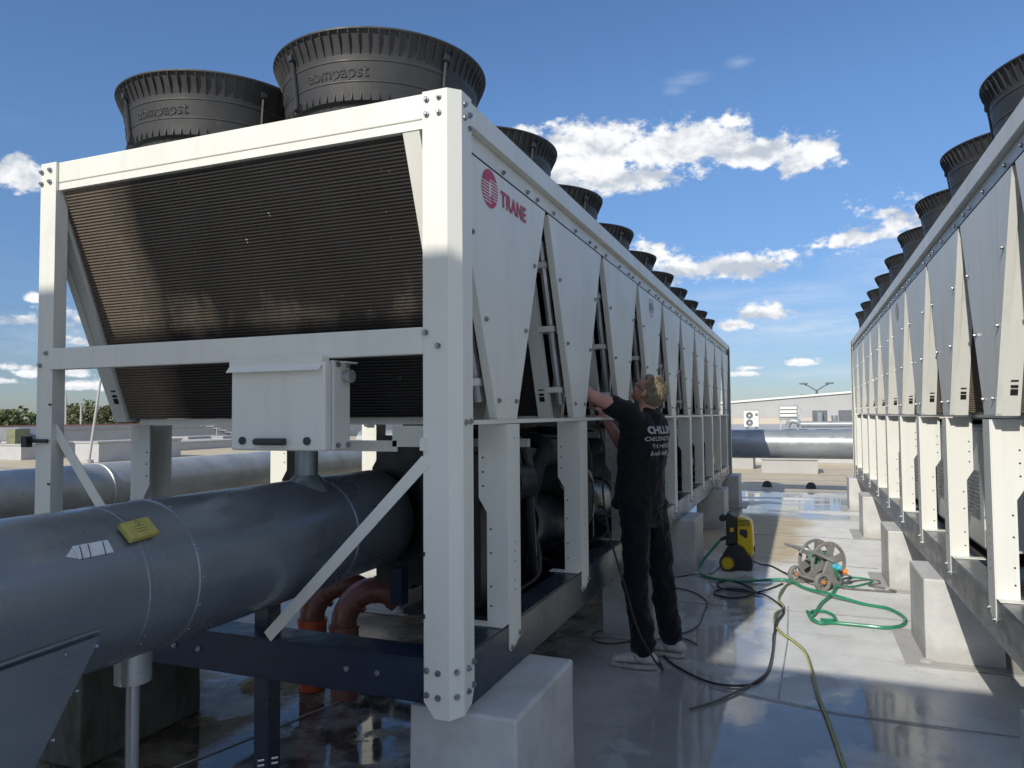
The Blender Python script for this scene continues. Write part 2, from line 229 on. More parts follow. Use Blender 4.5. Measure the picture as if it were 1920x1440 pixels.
# ------------------------------------------------------------------ mesh builder
class MB:
    def __init__(s): s.v = []; s.f = []
    def add(s, vs, fs):
        o = len(s.v); s.v += [tuple(v) for v in vs]; s.f += [tuple(i+o for i in f) for f in fs]; return s
    def box(s, a, b):
        x0, y0, z0 = a; x1, y1, z1 = b
        return s.add([(x0, y0, z0), (x1, y0, z0), (x1, y1, z0), (x0, y1, z0), (x0, y0, z1), (x1, y0, z1), (x1, y1, z1), (x0, y1, z1)],
                     [(3, 2, 1, 0), (4, 5, 6, 7), (0, 1, 5, 4), (1, 2, 6, 5), (2, 3, 7, 6), (3, 0, 4, 7)])
    def prism(s, poly, axis, a, b):
        """poly: list of 2-D points, extruded along axis from a to b"""
        def P(p, t): return {'x': (t, p[0], p[1]), 'y': (p[0], t, p[1]), 'z': (p[0], p[1], t)}[axis]
        n = len(poly)
        return s.add([P(p, a) for p in poly]+[P(p, b) for p in poly],
                     [tuple(range(n)), tuple(range(2*n-1, n-1, -1))]+[(i, i+n, (i+1) % n+n, (i+1) % n) for i in range(n)])
    def cyl(s, p0, p1, r, seg=12, r1=None, cap=True):
        p0 = Vector(p0); p1 = Vector(p1); d = (p1-p0).normalized(); a = d.orthogonal().normalized(); b = d.cross(a); r1 = r if r1 is None else r1
        vs = []
        for p, rr in ((p0, r), (p1, r1)):
            vs += [p+(a*math.cos(2*math.pi*i/seg)+b*math.sin(2*math.pi*i/seg))*rr for i in range(seg)]
        fs = [(i, (i+1) % seg, (i+1) % seg+seg, i+seg) for i in range(seg)]
        if cap: fs += [tuple(range(seg))[::-1], tuple(range(seg, 2*seg))]
        return s.add(vs, fs)
    def tube(s, pts, r, seg=8, smooth_path=0, cap=True):
        pts = [Vector(p) for p in pts]
        if smooth_path: pts = catmull(pts, smooth_path)
        n = len(pts); vs = []; prev = None
        for i, p in enumerate(pts):
            t = (pts[min(i+1, n-1)]-pts[max(i-1, 0)]).normalized()
            a = t.orthogonal().normalized() if prev is None else (prev-t*prev.dot(t)).normalized()
            prev = a; b = t.cross(a); rr = r(i/(n-1)) if callable(r) else r
            vs += [p+(a*math.cos(2*math.pi*k/seg)+b*math.sin(2*math.pi*k/seg))*rr for k in range(seg)]
        fs = [(i*seg+k, i*seg+(k+1) % seg, (i+1)*seg+(k+1) % seg, (i+1)*seg+k) for i in range(n-1) for k in range(seg)]
        if cap: fs += [tuple(range(seg))[::-1], tuple(range((n-1)*seg, n*seg))]
        return s.add(vs, fs)
    def lathe(s, prof, c=(0, 0, 0), seg=48, axis='z', close=False):
        vs = []; c = Vector(c)
        for r, z in prof:
            for k in range(seg):
                a = 2*math.pi*k/seg; x, y = r*math.cos(a), r*math.sin(a)
                vs.append(c+Vector({'z': (x, y, z), 'y': (x, z, y), 'x': (z, x, y)}[axis]))
        n = len(prof)
        fs = [(i*seg+k, i*seg+(k+1) % seg, (i+1)*seg+(k+1) % seg, (i+1)*seg+k) for i in range(n-1) for k in range(seg)]
        return s.add(vs, fs)
    def ball(s, c, r, seg=10, sc=(1, 1, 1)):
        vs = []; n = seg//2+1
        for i in range(n):
            t = math.pi*i/(n-1)
            for k in range(seg):
                a = 2*math.pi*k/seg; vs.append((c[0]+r*sc[0]*math.sin(t)*math.cos(a), c[1]+r*sc[1]*math.sin(t)*math.sin(a), c[2]+r*sc[2]*math.cos(t)))
        return s.add(vs, [(i*seg+k, (i+1)*seg+k, (i+1)*seg+(k+1) % seg, i*seg+(k+1) % seg) for i in range(n-1) for k in range(seg)])
    def mesh(s, name, mat, smooth=False):
        me = bpy.data.meshes.new(name); me.from_pydata(s.v, [], s.f)
        bm = bmesh.new(); bm.from_mesh(me); bmesh.ops.remove_doubles(bm, verts=bm.verts, dist=1e-5) if smooth else None
        bmesh.ops.recalc_face_normals(bm, faces=bm.faces)
        if smooth:
            for e in bm.edges:
                if len(e.link_faces) == 2 and e.calc_face_angle(0) > R(35): e.smooth = False
        bm.to_mesh(me); bm.free()
        if smooth: me.polygons.foreach_set('use_smooth', [True]*len(me.polygons))
        me.materials.append(mat); me.update(); return me
    def build(s, name, mat, parent=None, smooth=False, loc=None, bevel=0, kind=None):
        o = bpy.data.objects.new(name, s.mesh(name, mat, smooth)); col.objects.link(o)
        if parent: o.parent = parent
        if loc: o.location = loc
        if bevel:
            b = o.modifiers.new('bevel', 'BEVEL'); b.width = bevel; b.segments = 2; b.limit_method = 'ANGLE'; b.angle_limit = R(40)
        if kind: o['kind'] = kind
        return o
def catmull(p, n):
    out = []
    q = [p[0]*2-p[1]]+p+[p[-1]*2-p[-2]]
    for i in range(1, len(q)-2):
        for k in range(n):
            t = k/n; a, b, c, d = q[i-1], q[i], q[i+1], q[i+2]
            out.append(.5*((2*b)+(c-a)*t+(2*a-5*b+4*c-d)*t*t+(3*b-a-3*c+d)*t**3))
    out.append(p[-1]); return out
def inst(me, name, parent, loc=(0, 0, 0), rot=None, kind=None, bevel=0):
    o = bpy.data.objects.new(name, me); col.objects.link(o)
    if parent: o.parent = parent
    o.location = loc
    if rot: o.rotation_euler = rot
    if kind: o['kind'] = kind
    if bevel:
        b = o.modifiers.new('bevel', 'BEVEL'); b.width = bevel; b.segments = 2; b.limit_method = 'ANGLE'; b.angle_limit = R(40)
    return o
def thing(name, label, cat, loc=(0, 0, 0), group=None, rz=0):
    o = bpy.data.objects.new(name, None); col.objects.link(o); o.location = loc; o.rotation_euler = (0, 0, rz); o.empty_display_size = .1
    o['label'] = label; o['category'] = cat
    if group: o['group'] = group
    return o
def tag(o, label, cat, group=None, kind=None):
    o['label'] = label; o['category'] = cat
    if group: o['group'] = group
    if kind: o['kind'] = kind
    return o
def struct(o): o['kind'] = 'structure'; return o
def text_mesh(s, size, mat, extrude=.001, offset=0, shear=0, spacing=1):
    c = bpy.data.curves.new('lettering', 'FONT'); c.body = s; c.size = size; c.extrude = extrude; c.offset = offset; c.shear = shear; c.space_character = spacing
    o = bpy.data.objects.new('lettering', c); col.objects.link(o)
    bpy.context.view_layer.update()
    me = bpy.data.meshes.new_from_object(o.evaluated_get(bpy.context.evaluated_depsgraph_get()))
    bpy.data.objects.remove(o); bpy.data.curves.remove(c)
    me.materials.clear(); me.materials.append(mat); return me
def refine(me, maxlen):
    bm = bmesh.new(); bm.from_mesh(me)
    for _ in range(5):
        es = [e for e in bm.edges if e.calc_length() > maxlen]
        if not es: break
        bmesh.ops.subdivide_edges(bm, edges=es, cuts=1)
        bmesh.ops.triangulate(bm, faces=bm.faces)
    bm.to_mesh(me); bm.free()

# ------------------------------------------------------------------ SETTING: roof and terrain
def ground_material():
    m = bpy.data.materials.new('wet_roof_membrane'); m.use_nodes = True; nt = m.node_tree; b = nt.nodes['Principled BSDF']; N = nt.nodes.new; L = nt.links.new
    tc = N('ShaderNodeTexCoord'); s = N('ShaderNodeSeparateXYZ'); L(tc.outputs['Object'], s.inputs[0]); X, Y, _ = s.outputs
    def mm(op, a, bb=None, clamp=False):
        x = N('ShaderNodeMath'); x.operation = op; x.use_clamp = clamp
        for i, v in enumerate((a, bb)):
            if v is None: continue
            if isinstance(v, (int, float)): x.inputs[i].default_value = v
            else: L(v, x.inputs[i])
        return x.outputs[0]
    def nz(sc, d=6, r=.6, off=(0, 0, 0), st=(1, 1, 1), dist=0):
        mp = N('ShaderNodeMapping'); mp.inputs['Location'].default_value = off; mp.inputs['Scale'].default_value = st; L(tc.outputs['Object'], mp.inputs[0])
        n = N('ShaderNodeTexNoise'); n.inputs['Scale'].default_value = sc; n.inputs['Detail'].default_value = d; n.inputs['Roughness'].default_value = r; n.inputs['Distortion'].default_value = dist; L(mp.outputs[0], n.inputs[0]); return n.outputs[0]
    def rng(v, a, c, t0=0, t1=1, sm=True):
        r = N('ShaderNodeMapRange'); r.interpolation_type = 'SMOOTHSTEP' if sm else 'LINEAR'; r.inputs['From Min'].default_value = a; r.inputs['From Max'].default_value = c; r.inputs['To Min'].default_value = t0; r.inputs['To Max'].default_value = t1; L(v, r.inputs['Value']); return r.outputs[0]
    def mix(f, a, c):
        x = N('ShaderNodeMix'); x.data_type = 'RGBA'
        L(f, x.inputs['Factor'])
        for k, v in (('A', a), ('B', c)):
            if isinstance(v, tuple): x.inputs[k].default_value = (*v, 1)
            else: L(v, x.inputs[k])
        return x.outputs['Result']
    big = nz(.9, 5, .55); med = nz(3.5, 7, .65, off=(3, 1, 0)); fine = nz(40, 4, .6)
    wob = mm('MULTIPLY', mm('SUBTRACT', nz(1.1, 6, .6, off=(9, 2, 0)), .5), 2.4)
    c = mix(rng(med, .35, .7), (.80, .80, .78), (.70, .70, .68))
    c = mix(rng(nz(2.6, 8, .72, off=(6, 1, 3), dist=.7), .52, .66, 0, .45), c, (.54, .53, .49))
    c = mix(rng(nz(1.3, 9, .75, off=(1, 9, 3), dist=1.2), .60, .63, 0, .22), c, (.42, .40, .35))
    # silty beige film: alley behind the reel, the far roof and the strip under and left of the big chiller
    yb = mm('ADD', Y, wob)
    alley = mm('MULTIPLY', rng(yb, 5.7, 6.6), rng(yb, 12.0, 9.6))
    alley = mm('MULTIPLY', alley, rng(mm('ADD', X, mm('MULTIPLY', wob, .35)), 1.35, 1.0))
    far = rng(mm('ADD', Y, mm('MULTIPLY', wob, .4)), 13.2, 14.0)
    left = rng(mm('ADD', X, mm('MULTIPLY', wob, .3)), -1.0, -1.7)
    film = mm('MAXIMUM', mm('MAXIMUM', alley, far), left)
    streak = nz(5, 6, .65, off=(1, 7, 0), st=(.35, 1.6, 1), dist=.8)
    c = mix(mm('MULTIPLY', film, rng(streak, .25, .6, .7, 1)), c, (.52, .43, .28))
    c = mix(mm('MULTIPLY', film, rng(streak, .56, .66, 0, .55)), c, (.27, .22, .15))
    # brown silt under the chiller
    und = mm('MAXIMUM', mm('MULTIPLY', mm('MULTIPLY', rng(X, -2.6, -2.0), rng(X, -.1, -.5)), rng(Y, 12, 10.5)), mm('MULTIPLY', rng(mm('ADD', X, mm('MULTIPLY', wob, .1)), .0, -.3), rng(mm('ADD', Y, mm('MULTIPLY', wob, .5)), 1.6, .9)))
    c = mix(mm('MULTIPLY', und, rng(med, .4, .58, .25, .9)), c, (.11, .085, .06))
    # wet roof; its darkening also follows the cast shade, painted into the colour
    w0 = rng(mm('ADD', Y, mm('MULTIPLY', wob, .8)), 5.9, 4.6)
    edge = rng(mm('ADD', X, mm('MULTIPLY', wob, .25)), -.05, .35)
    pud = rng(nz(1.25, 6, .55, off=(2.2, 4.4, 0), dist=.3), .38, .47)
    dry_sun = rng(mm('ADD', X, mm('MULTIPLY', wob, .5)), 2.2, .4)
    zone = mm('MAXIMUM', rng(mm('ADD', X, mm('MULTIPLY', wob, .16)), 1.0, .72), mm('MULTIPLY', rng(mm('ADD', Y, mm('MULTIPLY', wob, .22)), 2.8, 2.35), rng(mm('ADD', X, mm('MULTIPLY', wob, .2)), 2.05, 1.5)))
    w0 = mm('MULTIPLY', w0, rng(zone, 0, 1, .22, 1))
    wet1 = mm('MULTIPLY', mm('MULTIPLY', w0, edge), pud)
    wet2 = mm('MULTIPLY', mm('MULTIPLY', rng(yb, 9.2, 10.2), rng(yb, 14.3, 13.2)), rng(nz(.9, 5, .5, off=(7, 7, 0), st=(.6, 1.3, 1)), .36, .5))
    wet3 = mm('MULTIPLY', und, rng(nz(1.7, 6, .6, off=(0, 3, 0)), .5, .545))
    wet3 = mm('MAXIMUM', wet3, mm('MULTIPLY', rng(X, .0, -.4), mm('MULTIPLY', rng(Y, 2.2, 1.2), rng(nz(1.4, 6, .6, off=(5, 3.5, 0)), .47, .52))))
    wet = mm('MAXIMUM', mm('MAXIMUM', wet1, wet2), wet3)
    damp_and_shade = mm('MULTIPLY', mm('MAXIMUM', w0, und), .8)
    wall = mm('MAXIMUM', wet, damp_and_shade)
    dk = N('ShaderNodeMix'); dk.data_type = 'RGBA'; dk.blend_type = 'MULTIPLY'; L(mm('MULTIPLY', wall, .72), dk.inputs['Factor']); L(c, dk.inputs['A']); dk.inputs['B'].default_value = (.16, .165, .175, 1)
    speck = rng(nz(55, 2, .5, off=(1, 1, 0)), .70, .74)
    c2 = mix(mm('MULTIPLY', speck, .7), dk.outputs['Result'], (.08, .075, .065))
    L(c2, b.inputs['Base Color'])
    dryr = rng(fine, .3, .7, .5, .7); dampr = rng(big, .35, .65, .14, .40)
    rr = N('ShaderNodeMix'); L(damp_and_shade, rr.inputs['Factor']); L(dryr, rr.inputs['A']); L(dampr, rr.inputs['B'])
    r4 = N('ShaderNodeMix'); L(wet, r4.inputs['Factor']); L(rr.outputs['Result'], r4.inputs['A']); r4.inputs['B'].default_value = .035
    L(r4.outputs['Result'], b.inputs['Roughness'])
    sp = N('ShaderNodeMix'); L(wall, sp.inputs['Factor']); sp.inputs['A'].default_value = .4; sp.inputs['B'].default_value = .62; L(sp.outputs['Result'], b.inputs['Specular IOR Level'])
    ripple = nz(7, 3, .5, off=(4, 4, 0), st=(1, .5, 1)); b1 = N('ShaderNodeBump'); b1.inputs['Distance'].default_value = .004
    L(mm('SUBTRACT', 1, mm('MULTIPLY', wet, .88)), b1.inputs['Strength'])
    h = mm('ADD', mm('MULTIPLY', ripple, 1.0), mm('ADD', mm('MULTIPLY', fine, .12), mm('MULTIPLY', med, 1.2)))
    L(h, b1.inputs['Height']); L(b1.outputs[0], b.inputs['Normal'])
    return m
g = MB()
nx, ny = 2, 2
g.add([(-60, -14, 0), (24, -14, 0), (24, 60, 0), (-60, 60, 0), (-60, -14, -7), (24, -14, -7), (24, 60, -7), (-60, 60, -7)],
      [(0, 1, 2, 3), (0, 4, 5, 1), (1, 5, 6, 2), (2, 6, 7, 3), (3, 7, 4, 0)])
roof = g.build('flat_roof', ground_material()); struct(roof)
MT['terrain'] = material('distant_grass_ground', (.10, .12, .05), .9, var=.3, vscale=.02)
struct(MB().add([(-3000, -3000, -7.01), (3000, -3000, -7.01), (3000, 3000, -7.01), (-3000, 3000, -7.01)], [(0, 1, 2, 3)]).build('terrain', MT['terrain']))
seam_mat = material('membrane_seam_edge', (.36, .36, .35), .4, var=.15)
def seam(pts, w=.02):
    b = MB(); P = [Vector((x, y, .0035)) for x, y in pts]
    for i in range(len(P)-1):
        d = (P[i+1]-P[i]).normalized(); n = Vector((-d.y, d.x, 0))*w/2
        b.add([P[i]-n, P[i+1]-n, P[i+1]+n, P[i]+n, *(q+Vector((0, 0, .004)) for q in (P[i]-n, P[i+1]-n, P[i+1]+n, P[i]+n))], [(4, 5, 6, 7), (0, 1, 5, 4), (2, 3, 7, 6), (1, 2, 6, 5), (3, 0, 4, 7)])
    return b.build('membrane_seam', seam_mat, roof)
seam([(.62, 2.13), (1.3, 1.98), (3.2, 1.95)], .008); seam([(1.02, 4.2), (1.03, 3.2), (1.0, 2.1)], .007)
seam([(.16, 4.05), (2.4, 4.05)], .006); seam([(.9, 6.1), (1.85, 6.05)], .008); seam([(-3.4, 7.9), (3, 7.9)], .01)
for yy in (13.7, 15.6, 16.4, 18.0, 20.2): seam([(-6, yy+.1), (0, yy), (4, yy+.05)], .05)
seam([(-1.9, -1.0), (-1.2, 1.5), (-1.25, 4)], .008)

# added unseen screen, raised to let fill light in below; shades the near roof
pr = thing('shade_screen', 'unseen white screen added behind the viewpoint to shade the near roof', 'screen', (0, -5, 0))
for k in range(6): MB().box((-7.0+k*1.017, -.06, 2.5), (-7.0+(k+1)*1.017-.006, 0, 5.53)).build('shade_panel', MT['screen'], pr)
for k in range(4): MB().box((-.895+k*.9, -.06, 2.3), (-.895+(k+1)*.9-.006, 0, 5.07)).build('shade_panel', MT['screen'], pr)
for x in (-7, -4, -.9, 2.6): MB().box((x, -.22, .004), (x+.1, -.064, 5.0)).build('post', MT['steel'], pr)
# ------------------------------------------------------------------ plinths
def plinth_mesh(x0, x1, y0, y1, z1, mat, name='plinth'):
    bm = bmesh.new()
    n = 5
    def P(x, y, z): return bm.verts.new((x, y, z))
    b = MB().box((x0, y0, 0), (x1, y1, z1)); me = b.mesh(name, mat)
    bm.from_mesh(me)
    bmesh.ops.subdivide_edges(bm, edges=bm.edges, cuts=4, use_grid_fill=True)
    for v in bm.verts:
        nn = mnoise.noise_vector(v.co*2.3+Vector((x0*3, y0*5, 0)))*.006
        v.co.x += nn.x; v.co.y += nn.y
        if v.co.z > .01: v.co.z += nn.z*.5
    bm.to_mesh(me); bm.free(); return me
def plinth(x0, x1, y0, y1, label, mat='concrete', group='membrane-wrapped plinths carrying the chillers', flash=True):
    t = thing('plinth', label, 'plinth', ((x0+x1)/2, (y0+y1)/2, 0), group)
    hx, hy = (x1-x0)/2, (y1-y0)/2
    o = inst(plinth_mesh(-hx, hx, -hy, hy, .53, MT[mat]), 'block', t, bevel=.012)
    if flash:
        MB().box((-hx-.12, -hy-.10, .004), (hx+.12, hy+.10, .008)).build('flashing', MT['concrete'], t)
        bump = MB().ball((hx*.98 if x1 < 1 else -hx*.98, -hy*.98, .012), .05, 10, (1, 1, .3)).build('corner_patch', MT['concrete'], t, True)
LP = [(.10, .80, 'near grey plinth under the white corner post of the left chiller'), (2.95, 3.57, 'grey plinth directly behind the legs of the man in black'), (5.2, 5.85, 'shaded grey plinth left of the yellow pressure washer'),
      (8.2, 8.85, 'shaded grey plinth carrying the clear plastic cup'), (10.75, 11.4, 'last plinth under the far end of the left chiller')]
for a, b, l in LP: plinth(-.23, .2 if a < 1 else .15, a, b, l)
plinth(-2.35, -1.93, .10, .82, 'dark mossy plinth under the near left corner of the left chiller', 'mossy', flash=False)
for a, b in ((2.95, 3.57), (5.2, 5.85), (8.2, 8.85), (10.75, 11.4)): plinth(-2.35, -1.93, a, b, 'plinth under the far long side of the left chiller, %s' % {2.95: 'behind the brown drain pipes', 5.2: 'at mid length', 8.2: 'past mid length', 10.75: 'at its far corner'}[a])
RP = [(.2, .84, 'plinth cut by the bottom right edge of the photo'), (3.05, 3.69, 'large sunlit pale plinth second from the right edge'), (5.1, 5.74, 'sunlit pale plinth right of the hose reel'),
      (8.0, 8.64, 'sunlit pale plinth fourth along the right chiller'), (10.8, 11.4, 'farthest sunlit plinth under the right chiller')]
for a, b, l in RP: plinth(1.86, 2.3, a, b, l)

# ------------------------------------------------------------------ CHILLERS
W, LEN, TOP, VB, VT, RB, RT = 2.13, 11.02, 2.785, 1.575, 2.605, .53, .73
P = 1.093
NM = 10
def coil_y(z, side=-1, yc=.52):   # centre line of a slanted coil
    t = (z-VB)/(2.64-VB); return yc+side*(.105+t*.395)
bolt_me = MB().cyl((0, 0, 0), (.006, 0, 0), .011, 10).cyl((.006, 0, 0), (.013, 0, 0), .007, 6).mesh('bolt', MT['zinc'])
bolt_y = MB().cyl((0, 0, 0), (0, -.006, 0), .011, 10).cyl((0, -.006, 0), (0, -.013, 0), .007, 6).mesh('bolt', MT['zinc'])
def vpanel_mesh(mat):
    b = MB(); t = .004
    b.prism([(-.518, VT-.004), (.518, VT-.004), (.108, VB+.012), (-.108, VB+.012)], 'x', -t, 0)
    for s in (-1, 1):   # returned edges
        poly = [(s*.518, VT-.004), (s*.108, VB+.012), (s*.112, VB+.012), (s*.522, VT-.004)]
        b.prism(poly, 'x', -.034, 0)
    b.box((-.034, -.108, VB+.006), (0, .108, VB+.011))
    return b.mesh('side_panel', mat)
def leg_mesh(mat):
    b = MB()
    # outer plate (x=0), front plate and rear plate with the notched inner edge
    b.prism([(.53, .625), (.665, .655), (.665, 1.568), (.53, 1.568)], 'x', -.004, 0) if False else b.box((-.004, .53, .65), (0, .665, 1.562))
    b.prism([(.53, .65), (.665, .65), (.665, .66), (.60, .625), (.545, .615), (.53, .63)], 'x', -.004, 0)
    for y in (.526, .665):
        b.prism([(-.004, RT+.004), (-.098, RT+.004), (-.098, 1.19), (-.135, 1.25), (-.135, 1.562), (-.004, 1.562)], 'y', y, y+.004)
    b.box((-.17, .46, RT+.002), (-.004, .526, RT+.006))
    return b.mesh('support_leg', mat)
def leg_holes():
    b = MB()
    for z in (.8, .88, 1.02, 1.12, 1.30, 1.36, 1.42):
        b.cyl((-.115 if z > 1.2 else -.08, .5245, z), (-.115 if z > 1.2 else -.08, .526, z), .0045, 8)
    for z in (.86, .9, .98, 1.02, 1.06, 1.5): b.cyl((0, .60, z), (.0012, .60, z), .0035, 8)
    return b.mesh('bolt_hole', MT['hole'])
def coil_mesh(mat, xa, xb):
    """slanted finned block with proud flat tubes, centred on module centre y=0"""
    b = MB(); n = 84
    y0, y1 = coil_y(VB+.02, -1, 0), coil_y(2.68, -1, 0); z0, z1 = VB+.02, 2.68
    b.prism([(y0+.012, z0), (y1+.012, z1), (y1+.04, z1), (y0+.04, z0)], 'x', xa, xb)
    d = Vector((0, y1-y0, z1-z0)); L = d.length; d.normalize(); nrm = Vector((0, -d.z, d.y))
    for i in range(n):
        c = Vector((0, y0+.012, z0))+d*(L*(i+.5)/n); h = d*(L/n*.23)
        q = [c-h, c+h, c+h+nrm*.009, c-h+nrm*.009]
        b.prism([(v.y, v.z) for v in q], 'x', xa+.002, xb-.002)
    return b.mesh('coil', mat)
def channel_mesh(mat, xa, xb):
    b = MB()
    y0, y1 = coil_y(VB, -1, 0), coil_y(2.66, -1, 0)
    b.prism([(y0-.012, VB+.004), (y1-.012, 2.66), (y1+.045, 2.66), (y0+.045, VB+.004)], 'x', xa, xb)
    s = MB()
    return b.mesh('end_channel', mat)
def slots():
    b = MB()
    for z, h in ((1.685, .026), (1.71, .012), (1.735, .007)):
        y = coil_y(z, -1, 0)-.0135
        b.prism([(coil_y(z-h/2, -1, 0)-.014, z-h/2), (coil_y(z+h/2, -1, 0)-.014, z+h/2), (coil_y(z+h/2, -1, 0)-.011, z+h/2), (coil_y(z-h/2, -1, 0)-.011, z-h/2)], 'x', -.013, .016)
    return b.mesh('slot', MT['hole'])
def fan_meshes():
    prof = [(.385, .02), (.400, .105), (.428, .115), (.429, .122), (.435, .186), (.4385, .189), (.4385, .195), (.4355, .198), (.445, .270), (.4485, .273), (.4485, .279), (.4455, .282), (.452, .335), (.459, .362), (.474, .380), (.489, .386), (.489, .393), (.480, .394),
            (.455, .33), (.43, .23), (.412, .12), (.395, .05), (.39, .02)]
    shroud = MB().lathe(prof, seg=72).mesh('shroud', MT['fan'], True)
    rib = MB()
    for k in range(72):
        a = 2*math.pi*k/72
        M3 = Matrix.Rotation(a, 3, 'Z')
        for poly in ([(.450, .32), (.487, .387), (.462, .387)], [(.4655, .318), (.485, .388), (.470, .388), (.462, .33)]):
            pass
        pts = [(.4545, .30), (.486, .386), (.476, .386), (.452, .30)]
        pr_ = [Vector((r, t, z)) for t in (-.0016, .0016) for r, z in ((.4525, .285), (.4865, .386), (.470, .375), (.4500, .29))]
        # outward triangular web between wall and lip
        pr_ = [M3 @ Vector((r, t, z)) for t in (-.0017, .0017) for r, z in ((.446, .300), (.453, .345), (.487, .3855), (.485, .372), (.451, .300))]
        rib.add(pr_, [(0, 1, 2, 3, 4), (9, 8, 7, 6, 5)]+[(i, (i+1) % 5, (i+1) % 5+5, i+5) for i in range(5)])
        pr2 = [M3 @ Vector((r, t, z)) for t in (-.0017, .0017) for r, z in ((.427, .116), (.439, .116), (.4315, .150))]
        rib.add(pr2, [(0, 1, 2), (5, 4, 3)]+[(i, (i+1) % 3, (i+1) % 3+3, i+3) for i in range(3)])
    ribm = rib.mesh('rim_rib', MT['fan'])
    st = MB(); st.tube([(.438, 0, .13), (.445, 0, .19), (.454, 0, .27), (.463, 0, .33), (.470, 0, .35)], .008, 6)
    st.box((.425, -.016, .12), (.450, .016, .145)); st.box((.448, -.016, .325), (.476, .014, .350))
    strap = st.mesh('clamp_strap', MT['black'])
    base = MB().lathe([(.46, -.0), (.46, .012), (.40, .03), (.39, .0)], seg=64).mesh('base_ring', MT['black'], True)
    gr = MB()
    for k in range(1, 9): gr.lathe([(k*.045, .355), (k*.045+.003, .358), (k*.045, .361)], seg=40)
    for k in range(6):
        a = k*math.pi/3; gr.cyl((0, 0, .352), (.455*math.cos(a), .455*math.sin(a), .345), .006, 6)
    gr.cyl((0, 0, .20), (0, 0, .35), .11, 20)
    grille = gr.mesh('guard_grille', MT['black'])
    disc = MB().cyl((0, 0, .03), (0, 0, .035), .389, 40).mesh('fan_throat', MT['hole'])
    jb = MB().box((-.05, -.03, 0), (.05, .02, .13)).mesh('cable_box', MT['fan'])
    return shroud, ribm, strap, base, grille, disc, jb
FAN = fan_meshes()
def wrap_text(s, size, r0, z0, slope, a0, mat):
    me = text_mesh(s, size, mat, .0, .0006, spacing=1.02); refine(me, .02)
    xs = [v.co.x for v in me.vertices]; mid = (min(xs)+max(xs))/2
    bm = bmesh.new(); bm.from_mesh(me)
    r = bmesh.ops.extrude_face_region(bm, geom=bm.faces[:]); top = [v for v in r['geom'] if isinstance(v, bmesh.types.BMVert)]
    for v in top: v.co.z += .0022
    for v in bm.verts:
        x, y, h = v.co; rr = r0+slope*y+h; a = a0+(x-mid)/r0
        v.co = (rr*math.cos(a), rr*math.sin(a), z0+y)
    bm.to_mesh(me); bm.free(); return me
TXT1 = wrap_text('ebmpapst', .072, .4368, .208, .13, 0, MT['fan']); TXT2 = wrap_text('AxiTop', .062, .4368, .208, .13, 0, MT['fan'])

